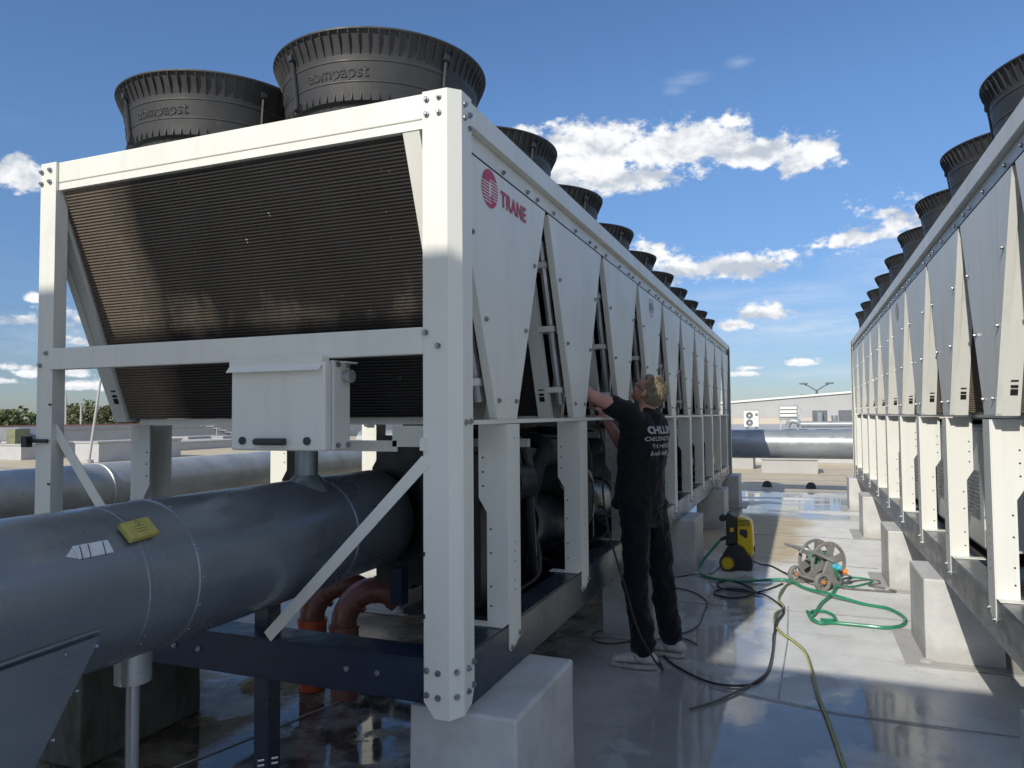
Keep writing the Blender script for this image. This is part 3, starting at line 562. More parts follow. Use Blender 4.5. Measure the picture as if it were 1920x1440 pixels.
def chiller(origin, label, wm, railm, coilm, near, lit):
    wmat = MT[wm]
    t = thing('chiller', label, 'chiller', origin, 'air-cooled chillers on the roof')
    def add(b, name, mat=None, **k): return b.build(name, mat or wmat, t, **k)
    # corner posts (chamfered)
    def post(sx, sy):
        b = MB(); T_ = TOP-.003
        front = [(-.112, T_), (-.012, T_), (-.012, .535), (-.070, .535), (-.112, .590)]
        side = [(.04, T_), (.125, T_), (.125, .62), (.10, .565), (.04, .545)]
        def tr(p): return ((-W-p[0]) if sx < 0 else p[0], (LEN-p[1]) if sy < 0 else p[1], p[2])
        def plate(pts, off):
            q = [tr(p) for p in pts]+[tr((p[0]+off[0], p[1]+off[1], p[2])) for p in pts]; n = len(pts)
            b.add(q, [tuple(range(n)), tuple(range(2*n-1, n-1, -1))]+[(i, i+n, (i+1) % n+n, (i+1) % n) for i in range(n)])
        plate([(x, 0, z) for x, z in front], (0, .006))
        plate([(-.012, 0, T_), (.028, .04, T_), (.028, .04, .545), (-.012, 0, .535)], (-.004, .0045))
        plate([(.028, y, z) for y, z in side], (-.006, 0))
        # inner return of the folded post and its cap
        plate([(-.112, .006, T_), (-.112, .062, T_), (-.112, .062, .74), (-.112, .006, .74)], (.005, 0))
        b.prism([tr((x, y, 0))[:2] for x, y in ((-.112, 0), (-.012, 0), (.028, .04), (.028, .125), (-.112, .125))], 'z', TOP-.003, TOP)
        return add(b, 'corner_post')
    for sx in (1, -1):
        for sy in (1, -1): post(sx, sy)
    # top beams : front/back and long sides
    for y0, y1 in ((.012, .09), (LEN-.09, LEN-.012)):
        add(MB().box((-W+.112, y0, 2.69), (-.112, y1, TOP)), 'top_beam', bevel=.004)
        add(MB().box((-W+.112, y0+.002, 2.655), (-.112, y1, 2.687)), 'trim_strip')
    for x0, x1 in ((-.085, .012), (-W-.012, -W+.085)):
        for a, b_ in ((.126, LEN/2-.002), (LEN/2+.002, LEN-.126)):
            add(MB().box((x0, a, 2.70), (x1, b_, TOP+.004)), 'top_beam', bevel=.003)
        for k in range(5):
            y0 = .1+k*(LEN-.2)/5; add(MB().box((x0+.02 if x0 > -1 else x0+.032, y0+.001, VT+.004), (x1-.034 if x0 > -1 else x1-.03, y0+(LEN-.2)/5-.001, 2.698)), 'fascia_strip')
    for x0, x1 in ((-.03, .0006), (-W-.0006, -W+.03)): add(MB().box((x0, .13, VT-.0035), (x1, LEN-.13, VT+.0035)), 'panel_gasket', MT['hole'])
    # deck
    add(MB().box((-W+.09, .09, 2.745), (-.09, LEN-.09, 2.775)), 'fan_deck', MT['white2'])
    # rails
    for x0, x1, nm in ((-.075, 0, 1), (-W, -W+.075, 0)):
        b = MB().box((x0, .135, RB), (x1, LEN-.13, RT-.006)); add(b, 'base_rail', MT[railm], bevel=.006)
        b = MB().box((x0-.05 if x0 > -1 else x0+.004, .14, RT-.004), (x1-.004 if x0 > -1 else x1+.05, LEN-.14, RT)); add(b, 'rail_flange', MT[railm])
    add(MB().box((-W+.11, .012, .585), (-.112, .018, .728)).box((-W+.11, .012, .729), (-.112, .16, .735)).box((-W+.112, .02, .575), (-.112, .08, .583)), 'base_rail', MT['navy'])
    add(MB().box((-W+.11, LEN-.06, .585), (-.112, LEN-.012, .73)), 'base_rail', MT['navy'])
    for k in range(1, 7):
        y = 1.2+k*1.4; add(MB().box((-W+.08, y, .60), (-.08, y+.08, .70)), 'cross_member', MT['navy'])
    # V rail at leg tops
    for x0, x1 in ((-.0075, -.004), (-W+.142, -W+.147)):
        add(MB().box((x0, .14 if x0 > -1 else .45, 1.565), (x1, LEN-.14, 1.582)), 'middle_rail')
    # panels, legs, coils
    pm = vpanel_mesh(wmat); lm = leg_mesh(wmat); lh = leg_holes()
    cm = coil_mesh(MT[coilm], -W+.10, -.205); 
    cm_rear = MB().prism([(-coil_y(VB+.02, -1, 0)-.02, VB+.02), (-coil_y(2.68, -1, 0)-.02, 2.68), (-coil_y(2.68, -1, 0)+.01, 2.68), (-coil_y(VB+.02, -1, 0)+.01, VB+.02)], 'x', -W+.10, -.205).mesh('rear_coil', MT[coilm])
    chm = channel_mesh(wmat, -.035, .035); slm = slots()
    hd = MB().tube([(0, coil_y(1.66, -1, .0)+.03, 1.66), (0, coil_y(2.5, -1, .0)+.03, 2.5)], .021, 8).mesh('header_pipe', MT['steel'])
    br = MB().box((-.04, 0, 0), (.05, .13, .03)).mesh('bracket', wmat)
    for i in range(NM):
        yc = .535+i*P
        for s in (1, -1):
            x = 0 if s > 0 else -W
            pn = inst(pm, 'side_panel', t, (x+.0*s, yc, 0), (0, 0, 0 if s > 0 else math.pi))
            vis = (s > 0) == (origin[0] < 1)
            if vis:
                for z, dy in ((VT-.045, .12), (VT-.045, -.25)): pass
                for z in (2.30, 1.98, 1.66):
                    hw = .108+.410*(z-VB)/(VT-VB)-.045
                    for q in (-1, 1): inst(bolt_me, 'bolt', pn, (0, q*hw, z))
                for q in (-.38, .02, .32, .46): inst(bolt_me, 'bolt', t, (x+(-.02 if s > 0 else .012), yc+q, 2.645), (0, 0, 0 if s > 0 else math.pi))
            if s > 0:
                lg = inst(lm, 'support_leg', t, (.0045, yc-.535, 0))
            else:
                me2 = lm.copy() if i == 0 else ml
                if i == 0:
                    ml = me2; me2.transform(Matrix.Scale(-1, 4, (1, 0, 0))); me2.flip_normals()
                    lh2 = lh.copy(); lh2.transform(Matrix.Scale(-1, 4, (1, 0, 0))); lh2.flip_normals()
                lg = inst(ml, 'support_leg', t, (-W-.0045, yc-.535, 0))
            if vis or i < 2: inst(lh if s > 0 else lh2, 'bolt_hole', lg, kind='stuff')
            if vis:
                for yy, zz in ((.552, .632), (.645, .668)): inst(bolt_me, 'bolt', lg, (0, yy, zz), (0, 0, 0 if s > 0 else math.pi))
            for q in (-1, 1):
                inst(chm, 'end_channel', t, (-.17 if s > 0 else -W+.058, yc, 0), (0, 0, 0 if q < 0 else math.pi))
            if vis or i == 0: inst(slm, 'slot', t, (-.17 if s > 0 else -W+.062, yc, 0), kind='stuff')
            if i < 6 and vis and s > 0:
                inst(hd, 'header_pipe', t, (-.08, yc, 0))
                for z in (1.72, 2.04, 2.36): inst(br, 'bracket', t, (-.1, coil_y(z, -1, yc)-.02, z))
        inst(cm, 'coil', t, (0, yc, 0)); inst(cm_rear, 'coil', t, (0, yc, 0))
        add(MB().box((-W+.15, yc-.09, VB-.012), (-.19, yc+.09, VB+.018)), 'coil_sill')
    # fans
    for i in range(NM):
        for j, x in enumerate((-.65, -1.615)):
            fo = inst(FAN[0], 'fan', t, (x, .60+i*1.094, 2.787)); fo['label'] = 'flared dark plastic fan cowl'
            inst(FAN[1], 'rim_rib', fo, kind='stuff'); inst(FAN[3], 'base_ring', fo); inst(FAN[4], 'guard_grille', fo); inst(FAN[5], 'fan_throat', fo)
            for k in range(4): inst(FAN[2], 'clamp_strap', fo, rot=(0, 0, R(-113+90*k)))
            if i == 0 and near:
                inst(TXT1, 'raised_lettering', fo, rot=(0, 0, R(-84))); inst(TXT2, 'raised_lettering', fo, rot=(0, 0, R(-139)))
                inst(FAN[6], 'cable_box', fo, (.425*math.cos(R(-45)), .425*math.sin(R(-45)), .01), (0, R(-8), R(45)))
    return t
LC = chiller((0, 0, 0), 'long white chiller on the left with a red round logo and open diagonal side panels', 'white', 'rail_dark', 'coil', True, False)
RC = chiller((1.976+W, .05, 0), 'long sunlit white chiller on the right, running out of the right edge of the photo', 'white2', 'rail_grey', 'coil2', False, True)

# --- near-end details of the left chiller
def L_(b, name, mat='white', **k): return b.build(name, MT[mat], LC, **k)
L_(MB().box((-W+.095, -.008, 1.822), (-.112, .03, 1.92)), 'cross_beam', bevel=.004)
for x, y, z in [(-.095, -.001, 2.755), (-.045, -.001, 2.757), (-.095, -.001, 2.70), (-.045, -.001, 2.70), (-W+.02, -.001, 2.745), (-W+.075, -.001, 2.75), (-W+.02, -.001, 2.69), (-W+.075, -.001, 2.695),
                (-.10, -.001, 1.90), (-.05, -.001, 1.85), (-W+.07, -.001, 1.90), (-W+.03, -.001, 1.845), (-.1, -.001, .70), (-.055, -.001, .695), (-.1, -.001, .615), (-.055, -.001, .61),
                (-.308, .011, .664), (-.44, .011, .664), (-1.15, .011, .66), (-1.28, .011, .66)]:
    inst(bolt_y, 'bolt', LC, (x, y, z))
for y, z in [(.062, 2.74), (.105, 2.715), (.062, 2.69), (.105, 2.665), (.06, 1.575), (.10, 1.578), (.07, .70), (.11, .712), (.07, .62), (.11, .63)]:
    inst(bolt_me, 'bolt', LC, (.028, y, z))
inst(bolt_y, 'bolt', LC, (-.012+.02, .019, .70), (0, 0, R(45))); inst(bolt_y, 'bolt', LC, (-.012+.02, .019, .615), (0, 0, R(45)))
def angle_bar(p0, p1, w, name):
    p0, p1 = Vector(p0), Vector(p1); d = (p1-p0).normalized(); n = d.cross(Vector((0, 1, 0))).normalized(); b = MB()
    for (a0, a1, c0, c1) in ((-w/2, w/2, 0, .004), (-w/2, -w/2+.004, .004, w*.9)):
        vs = [p+n*a+Vector((0, c, 0)) for p in (p0, p1) for a, c in ((a0, c0), (a1, c0), (a1, c1), (a0, c1))]
        b.add(vs, [(0, 1, 2, 3), (7, 6, 5, 4), (0, 4, 5, 1), (1, 5, 6, 2), (2, 6, 7, 3), (3, 7, 4, 0)])
    return L_(b, name)
angle_bar((-.10, -.004, 1.44), (-.80, .002, .745), .045, 'diagonal_brace')
angle_bar((-W+.10, .02, 1.56), (-W+.46, .05, 1.10), .05, 'diagonal_brace')
L_(MB().box((-.12, -.012, 1.475), (-.10, .03, 1.52)), 'bracket')
L_(MB().box((-W-.04, -.012, 1.49), (-W+.10, -.006, 1.507)), 'cable_tie', 'cable')
L_(MB().box((-W-.045, -.03, 1.47), (-W-.012, .0, 1.52)), 'cable_clip', 'cable')
L_(MB().box((-W+.094, -.004, 1.66), (-W+.112, -.0015, 1.668)), 'cable_tie', 'cable'); L_(MB().box((-W+.094, -.004, 1.30), (-W+.112, -.0015, 1.308)), 'cable_tie', 'cable')
L_(MB().box((-.118, -.004, 1.10), (-.106, .01, 1.115)), 'rubber_clip', 'cable'); L_(MB().box((-.118, -.004, .88), (-.106, .01, .895)), 'rubber_clip', 'cable')
# bracket plate to the right of the switch box
L_(MB().box((-.40, .27, 1.475), (-.11, .28, 1.56)).box((-.70, .27, 1.455), (-.38, .28, 1.50)), 'support_plate')
# logo
LG = MB()
n = 48; LG.add([(0, .36+.082*math.cos(2*math.pi*k/n), 2.530+.078*math.sin(2*math.pi*k/n)) for k in range(n)]+[(.0015, .36+.082*math.cos(2*math.pi*k/n), 2.530+.078*math.sin(2*math.pi*k/n)) for k in range(n)],
       [tuple(range(n, 2*n))]+[(k, (k+1) % n, (k+1) % n+n, k+n) for k in range(n)])
logo = LG.build('logo_disc', MT['red'], LC, loc=(.001, 0, -.014))
sb = MB()
for k in range(7):
    z = 2.548-k*.0125; dz = z-2.530; hw = math.sqrt(max(0, .082**2-dz*dz)); sb.box((.0015, .36-hw, z-.0022), (.0025, .36-.012+.004*k, z+.0022))
for k in range(7):
    z = 2.566-k*.0125; dz = z-2.530; hw = math.sqrt(max(0, .082**2-dz*dz)); sb.box((.0015, .36+.0+.004*k, z-.0022), (.0026, .36+hw, z+.0022))
sb.prism([(.352, 2.562), (.364, 2.55), (.372, 2.51), (.364, 2.492), (.354, 2.505), (.350, 2.54)], 'x', .0015, .0022)
sb.build('logo_stripes', MT['white'], LC, loc=(.001, 0, -.014))
tm = text_mesh('TRANE', .092, MT['red'], .0008, .0022, spacing=1.08)
xs = [v.co.x for v in tm.vertices]; wd = max(xs)-min(xs)
tm.transform(Matrix(((0, 0, 1, .003), (.30/wd, 0, 0, .475), (0, 1, 0, 2.478), (0, 0, 0, 1))))
inst(tm, 'logo_lettering', LC)
# faint embossed badge on far panels
def badge(yc, x, parent, flip):
    b = MB(); n = 28
    for rr, q in ((.075, 1), (.045, .6)):
        pts = [(0, yc+rr*math.cos(2*math.pi*k/n)*1.3, 2.50+rr*math.sin(2*math.pi*k/n)*(1+.15*math.sin(6*math.pi*k/n))) for k in range(n+1)]
        b.tube(pts, .003, 5, cap=False)
    for q in (-.05, -.02, .01, .045): b.box((-.002, yc+q, 2.47), (.003, yc+q+.006, 2.53))
    o = b.build('badge', MT['rail_grey'], parent); o.location = (x, 0, 0)
badge(.535+3*P, 0, LC, 0); badge(.535+3*P+1.1, -W, RC, 1)

# interior machinery (left)
def machinery(t, seed, left):
    rnd = random.Random(seed)
    A = lambda b, n, m, **k: b.build(n, MT[m], t, **k)
    A(MB().cyl((-.62, 1.15, .98), (-.62, 9.9, .98), .235, 32), 'evaporator_shell', 'insul' if left else 'dark', smooth=True)
    A(MB().cyl((-1.45, 2.2, 1.0), (-1.45, 9.9, 1.0), .21, 28), 'condenser_shell', 'dark', smooth=True)
    for k, y in enumerate((1.35, 2.45, 4.7, 6.9, 9.0)):
        z = 1.02
        A(MB().cyl((-.30, y, z), (-.30, y+.55, z-.05), .15, 28).cyl((-.30, y-.07, z+.01), (-.30, y, z), .175, 28).cyl((-.30, y+.55, z-.05), (-.30, y+.63, z-.06), .17, 28), 'compressor', 'shell' if k == 1 and left else 'dark', smooth=True)
        A(MB().tube([(-.25, y+.1, 1.12), (-.2, y+.12, 1.32), (-.22, y+.3, 1.43), (-.5, y+.45, 1.46), (-1.2, y+.5, 1.46)], .045, 12, 6), 'suction_pipe', 'insul', smooth=True)
        A(MB().tube([(-.15, y-.1, .80), (-.13, y-.2, 1.1), (-.16, y-.22, 1.45), (-.5, y-.1, 1.5)], .028, 10, 6), 'discharge_pipe', 'dark', smooth=True)
    for k in range(7):
        y = 1.0+k*1.4
        A(MB().tube([(-.12-rnd.random()*.1, y, .75), (-.1, y+.2, .8), (-.15, y+.3, .95), (-.3, y+.5, .85), (-.2, y+.7, .76)], .009, 6, 5), 'loose_cable', 'cable', smooth=True)
        A(MB().box((-.95, y+.1, 1.44), (-.12, y+.14, 1.48)), 'pipe_bracket', 'steel')
    A(MB().box((-W+.3, 3.4 if left else 1.0, .60), (-.3, LEN-.4, .63)), 'dark_tray', 'dark')
    A(MB().box((-.74, .95, .60), (-.08, 3.4, .63)), 'dark_tray', 'dark')  # dark sheet added to hide the bright floor and darken the interior
    A(MB().box((-.8, 1.05, .70), (-.75, LEN-.6, 1.56)), 'baffle', 'dark')
machinery(LC, 3, True)
L_(MB().tube([(-.14, .72, .76), (-.13, .73, 1.1), (-.16, .78, 1.25)], .035, 12, 5), 'riser_pipe', 'insul', smooth=True)
L_(MB().cyl((-.35, .85, 1.27), (-.12, 1.12, 1.27), .085, 24).cyl((-.22, .98, 1.27), (-.20, 1.0, 1.27), .095, 24).cyl((-.17, 1.04, 1.27), (-.15, 1.06, 1.27), .095, 24), 'valve_body', 'dark', smooth=True)
L_(MB().tube([(-.2, 1.9, 1.15), (-.13, 1.95, 1.22), (-.12, 2.1, 1.2), (-.13, 2.16, 1.0), (-.2, 2.2, .9)], .06, 16, 6), 'chrome_elbow', 'shell', smooth=True)
L_(MB().box((-.9, .95, .75), (-.5, .99, 1.5)), 'bulkhead', 'dark')
L_(MB().box((-.50, .70, .74), (-.2, .95, 1.42)), 'pump_block', 'dark')
L_(MB().box((-.03, 6.65, .95), (-.02, 6.95, 1.16)), 'warning_box', 'yellow') if False else L_(MB().box((-.4, 9.0, .84), (-.10, 9.3, .98)), 'actuator', 'yellow')
L_(MB().box((-.62, .62, .735), (-.56, .68, .9)), 'inner_strut', 'navy')
# interior right : electrical cabinets seen between its legs
def R_(b, name, mat='white2', **k): return b.build(name, MT[mat], RC, **k)
machinery(RC, 5, False)
for y0, y1 in ((2.75, 3.35), (3.55, 4.4), (5.3, 5.9), (7.5, 8.2)):
    cb = R_(MB().box((-W+.20, y0, .76), (-W+.6, y1, 1.50)), 'electrical_cabinet', 'white2', bevel=.006)
    MB().box((-W+.188, y0+.02, .78), (-W+.198, y1-.02, 1.48)).build('cabinet_door', MT['white2'], cb, bevel=.003)
    for z in (.85, 1.0, 1.15, 1.3, 1.43): inst(bolt_y, 'bolt', cb, (-W+.26, y0, z))
    lv = MB()
    for k in range(12): lv.box((-W+.182, y0+.1, .95+k*.025), (-W+.187, y1-.12, .958+k*.025))
    lv.build('louvre_slat', MT['rail_grey'], cb, kind='stuff')

# --- switch box under the cross beam, with its pipe sleeve
sw = thing('junction_box', 'grey steel junction box with black handle hung under the cross beam', 'electrical box', (-.72, 0, 1.47))
MB().box((-.225, -.045, .0), (.217, .0, .335)).build('door', MT['white'], sw, bevel=.008)
MB().box((-.22, .004, .002), (.222, .115, .345)).build('housing', MT['white2'], sw, bevel=.004)
MB().prism([(-.065, .305), (-.06, .312), (-.045, .33), (-.045, .362), (.0, .362), (.0, .337), (-.05, .322)], 'x', -.235, .205).build('rain_hood', MT['white'], sw)
MB().box((-.095, -.066, .022), (.045, -.046, .048)).box((-.095, -.075, .026), (.045, -.066, .044)).build('handle', MT['black'], sw, bevel=.003)
for x in (-.165, .14):
    MB().cyl((x, -.045, .038), (x, -.052, .038), .0155, 18).build('lock', MT['black'], sw)
for y, z in ((.03, .02), (.095, .02), (.03, .33), (.095, .33)):
    inst(bolt_me, 'bolt', sw, (.222, y, z))
MB().cyl((.222, .07, .285), (.245, .07, .285), .020, 14).cyl((.245, .07, .285), (.262, .07, .285), .025, 8).build('cable_gland', MT['steel'], sw)
MB().box((.222, .03, .335), (.26, .11, .341)).build('lug', MT['white'], sw)
for o in [c for c in sw.children]: pass

# --- big clad pipe
PX, PZ, PR = -.88, 1.0845, .2425
bp = thing('clad_pipe', 'thick dark steel-clad pipe running from the left foreground into the left chiller', 'pipe', (PX, -.9, PZ))
prof = [(-1.6, .2425)]
def ringprof():
    out = []
    ys = [-1.9, -.705, -.70, -.695, -.525, -.52, -.505, -.50, .38, .385, .40, .405, .875]
    return ys
b = MB()
P2 = [(.2425, -.55), (.2425, .195), (.2445, .197), (.2445, .205), (.2425, .207), (.2425, .385), (.2475, .388), (.2475, .405), (.2425, .408), (.2425, 1.285), (.2475, 1.288), (.2475, 1.305), (.2425, 1.308), (.2425, 1.775), (.18, 1.777)]
MB().lathe(P2, seg=96, axis='y').build('cladding', MT['clad'], bp, True)
MB().lathe([(.18, 1.70), (.18, 2.25), (.12, 2.26)], seg=48, axis='y').build('insulation_end', MT['insul'], bp, True)
# seam rivets
rv = MB()
for k in range(26):
    a = R(-40+k*7)
    rv.ball((math.cos(a)*.244, .215, math.sin(a)*.244), .0024, 6)
    if k % 3 == 0: rv.ball((math.cos(a)*.2485, .396, math.sin(a)*.2485), .0035, 6); rv.ball((math.cos(a)*.2485, 1.296, math.sin(a)*.2485), .004, 6)
rv.build('rivet', MT['zinc'], bp, kind='stuff')
# mitred drop leg at the near end
seg_ = 48
vs = []; 
def ring(c, ax_u, ax_v, r): return [Vector(c)+Vector(ax_u)*math.cos(2*math.pi*k/seg_)*r+Vector(ax_v)*math.sin(2*math.pi*k/seg_)*r for k in range(seg_)]
dl = MB()
r1 = ring((0, -.55, 0), (1, 0, 0), (0, 0, 1), .2425); 
r2_ = [Vector((p.x, -.55-.35-p.z*.9, p.z)) for p in r1]
r3 = [Vector((p.x, -.75-p.z*1.2, -.30+p.z*.35)) for p in r1]
dl.add(r1+r2_, [(i, (i+1) % seg_, (i+1) % seg_+seg_, i+seg_) for i in range(seg_)]); dl.build('elbow_cladding', MT['clad'], bp, True)
# flat triangular cladding panel that hangs off the pipe flank down to the roof
gp = MB()
gp.prism([(.035, -.075), (-.33, -.088), (-1.6, -.10), (-1.6, -1.083), (-.62, -1.083), (-.22, -.46)], 'x', .228, .245)
gp.prism([(-.24, -.46), (-.64, -1.083), (-.62, -1.083), (-.22, -.46), (.035, -.075), (.02, -.085)], 'x', -.245, .228)
gp.build('drop_leg_cladding', MT['clad'], bp)
rp = MB()
for y, z in ((.02, -.10), (-.035, -.20), (-.10, -.30), (-.16, -.385), (-.07, -.095), (-.3, -.105)): rp.ball((.246, y, z), .0065, 8)
rp.build('rivet', MT['zinc'], bp, kind='stuff')
MB().tube([(.2365, .03, -.062), (.2365, -.33, -.075), (.2365, -1.2, -.085)], .006, 6).build('seam_bead', MT['clad'], bp)
# sensor riser and cone
MB().lathe([(.10, .195), (.085, .225), (.064, .252), (.052, .262), (.048, .266), (.048, .42)], (0.045, 1.19, 0), 28).build('riser_sleeve', MT['clad'], bp, True)
# pipe support
MB().cyl((0, .355, -.238), (0, .355, -.335), .056, 28).build('support_collar', MT['alu'], bp, True)
MB().cyl((0, .355, -.30), (0, .355, -1.083), .02, 14).build('support_rod', MT['alu'], bp, True)
pst = thing('square_post', 'dark square steel post standing under the big clad pipe', 'post', (-.93, .16, 0))
MB().box((-.038, -.038, .004), (.038, .038, .862)).build('post_tube', MT['rail_dark'], pst, bevel=.005)
MB().box((-.06, -.10, .864), (.08, .05, .872)).build('head_plate', MT['steel'], pst)
MB().lathe([(.055, .18), (.057, .185), (.055, .19)], seg=4).build('band', MT['steel'], pst)
MB().lathe([(.055, .20), (.057, .205), (.055, .21)], seg=4).build('band', MT['steel'], pst)
# label and sponge on the pipe
def on_pipe(y0, y1, a0, a1, h, name, mat, nseg=6, poly=None):
    b = MB(); vs = []
    for k in range(nseg+1):
        a = R(a0+(a1-a0)*k/nseg)
        for y in (y0, y1):
            for hh in (0.0008, h): vs.append((PX+(PR+hh)*math.cos(a), y, PZ+(PR+hh)*math.sin(a)))
    fs = []
    for k in range(nseg):
        o = k*4; fs += [(o+1, o+3, o+7, o+5), (o, o+1, o+5, o+4), (o+2, o+6, o+7, o+3)]
    fs += [(0, 2, 3, 1), (nseg*4, nseg*4+1, nseg*4+3, nseg*4+2)]
    return b.add(vs, fs).build(name, mat)
lb = on_pipe(-.905, -.795, 33.5, 43.5, .0018, 'paper_label', MT['label']); tag(lb, 'torn white paper label with black lines stuck on the clad pipe', 'label')
ln = MB()
for y in (-.893, -.868, -.822):
    for k in range(6):
        a = R(33.6+k*1.6); ln.box((PX+(PR+.0019)*math.cos(a)-.001, y-.0007+.0015*k, PZ+(PR+.0019)*math.sin(a)-.004), (PX+(PR+.0026)*math.cos(a)+.001, y+.0007+.0015*k, PZ+(PR+.0026)*math.sin(a)+.004))
ln.build('printed_line', MT['line'], lb)
MB().add([(PX+(PR+.001)*math.cos(R(37)), -.935, PZ+(PR+.001)*math.sin(R(37))), (PX+(PR+.0015)*math.cos(R(34)), -.906, PZ+(PR+.0015)*math.sin(R(34))), (PX+(PR+.0015)*math.cos(R(42.5)), -.906, PZ+(PR+.0015)*math.sin(R(42.5)))], [(0, 1, 2)]).build('torn_corner', MT['label'], lb)
sp = MB().box((-.052, -.033, 0), (.052, .033, .022)).build('sponge_pad', MT['sponge'], bevel=.005)
sp.rotation_euler = (0, R(45), 0); 
sp.matrix_world = Matrix.Translation(Vector((PX+(PR+.004)*math.cos(R(45)), -.693, PZ+(PR+.004)*math.sin(R(45)))) ) @ Matrix.Rotation(R(45), 4, 'Y') @ Matrix.Rotation(R(95), 4, 'Z')
tag(sp, 'small yellow printed pad lying on top of the clad pipe', 'pad')
pl = MB()
for k, wd in enumerate((.036, .048, .044)): pl.box((-wd/2, .006-k*.010, .0222), (wd/2, .0075-k*.010, .0226))
pl.lathe([(.006, .0222), (.008, .0226)], (0, .019, 0), 16); pl.build('printed_text', MT['line'], sp)

# --- background clad pipe along the far side of the left chiller
bg = thing('background_duct', 'thick pale galvanised pipe running behind the left chiller', 'pipe', (-3.7, 0, 1.06))
pr_ = [(.205, -7)]
for y in (-3.0, -.6, 1.6, 3.8, 6.0, 8.2, 10.4): pr_ += [(.205, y-.012), (.211, y-.009), (.211, y+.009), (.205, y+.012)]
pr_ += [(.205, 12.8)]
MB().lathe(pr_, seg=56, axis='y').build('cladding', MT['alu_wet'], bg, True)
for y in (-2, 2.4, 6.8, 11.0): MB().box((-.16, y-.1, -1.058), (.16, y+.1, -.19)).build('pipe_support', MT['parapet'], bg)
# --- cross duct at the far end of the alley
cd = thing('cross_duct', 'fat silver pipe crossing behind the far ends of both chillers', 'pipe', (0, 13.3, .98))
pr_ = [(.285, -9)]
for x in (-6.2, -4, -1.75, .62, 1.75+.9, 4.6, 6.8): pr_ += [(.285, x-.012), (.288, x-.008), (.288, x+.008), (.285, x+.012)]
pr_ += [(.285, 9)]
MB().lathe(pr_, seg=64, axis='x').build('cladding', MT['alu'], cd, True)
for x in (-5, -2.4, 3.6, 7): MB().box((x-.12, -.15, -.978), (x+.12, .15, -.27)).build('pipe_support', MT['parapet'], cd)
# --- drain bends under the left chiller
def drain(x, y, m, label, grey):
    t = thing('drain_pipe', label, 'drain pipe', (x, y, 0), 'plastic drain bends under the chiller')
    MB().tube([(0, 0, .004), (0, 0, .38)], .074, 24).build('riser', MT['orange_pipe' if not grey else 'brown_pipe'], t, True)
    MB().cyl((0, 0, .31), (0, 0, .40), .083, 24).cyl((0, 0, .392), (0, 0, .41), .087, 24).build('socket', MT['orange_pipe' if not grey else 'brown_pipe'], t, True)
    pts = [(0, 0, .40), (.008, .0, .47), (.05, .03, .555), (.13, .08, .60), (.21, .13, .585), (.26, .17, .54)]
    MB().tube(pts, .072, 24, 8).build('bend', MT['brown_pipe'], t, True)
    for a, b_ in (((.045, .028, .53), (.06, .037, .548)), ((.14, .088, .602), (.16, .10, .601)), ((.235, .15, .565), (.26, .17, .538))): MB().cyl(a, b_, .078, 24).build('collar', MT['brown_pipe'], t, True)
drain(-1.555, 1.30, 0, 'left brown drain bend with a bright orange socket', False)
drain(-1.30, 1.25, 0, 'right brown drain bend nearer the corner post', True)

# cup
cup = MB().lathe([(.030, 0.0), (.034, .004), (.043, .13), (.044, .132), (.042, .13), (.033, .006), (0.0, .006)], seg=24)
glass = bpy.data.materials.new('clear_plastic'); glass.use_nodes = True; gb = glass.node_tree.nodes['Principled BSDF']; gb.inputs['Transmission Weight'].default_value = .85; gb.inputs['Roughness'].default_value = .12; gb.inputs['Base Color'].default_value = (.8, .86, .86, 1)
cu = cup.build('plastic_cup', glass, smooth=True, loc=(.06, 8.36, .533)); tag(cu, 'clear plastic cup standing on a shaded plinth of the left chiller', 'cup')

# ------------------------------------------------------------------ far roof furniture
def box_thing(name, label, cat, a, b, mat='parapet', lid=True, group=None):
    cx, cy = (a[0]+b[0])/2, (a[1]+b[1])/2
    t = thing(name, label, cat, (cx, cy, a[2]), group)
    hx, hy, h = (b[0]-a[0])/2, (b[1]-a[1])/2, b[2]-a[2]
    MB().box((-hx, -hy, .004), (hx, hy, h-.06)).build('curb', MT[mat], t)
    if lid: MB().box((-hx-.04, -hy-.04, h-.058), (hx+.04, hy+.04, h)).build('lid', MT['roofwall'], t)
    return t
box_thing('roof_hatch', 'low white box on the roof seen below the silver cross pipe', 'roof hatch', (.16, 18.4, 0), (1.55, 19.6, .42), 'roofwall')
box_thing('roof_hatch', 'low white box partly hidden by the far end of the left chiller', 'roof hatch', (-1.9, 19.7, 0), (-.13, 20.9, .40), 'roofwall')
for x, y, l in ((.45, 14.55, 'left of two small black drain domes in the shade strip'), (1.33, 14.45, 'right of two small black drain domes in the shade strip')):
    d = MB().lathe([(.0, .13), (.05, .12), (.09, .08), (.11, .0)], seg=16).build('drain_dome', MT['black'], smooth=True, loc=(x, y, .004)); tag(d, l, 'roof drain', 'roof drain domes')
for a, b, l in [((-30.0, 17.2, 0), (-27.0, 20.6, .62), 'low grey skylight box at the left edge of the photo'), ((-23.8, 17.0, 0), (-22.6, 20.8, .75), 'grey and white skylight box beside the white mast'),
             ((-31.4, 28.5, 0), (-30.0, 33, .55), 'small far skylight box seen between the chiller legs'), ((-29.4, 29.6, 0), (-28.6, 35, .55), 'far skylight box nearest the grey junction box')]:
    box_thing('skylight_box', l, 'skylight', a, b, 'parapet', group='skylight boxes on the far roof')
box_thing('roof_upstand', 'long low white upstand behind the skylights on the left', 'roof upstand', (-30, 21.5, 0), (-27.0, 36, .42), 'parapet')
pw = thing('parapet_wall', 'long grey parapet wall with a white coping across the left background', 'wall', (-33, 0, 0))
MB().box((-.4, -10, .004), (0, 58, 1.02)).build('wall', MT['parapet'], pw)
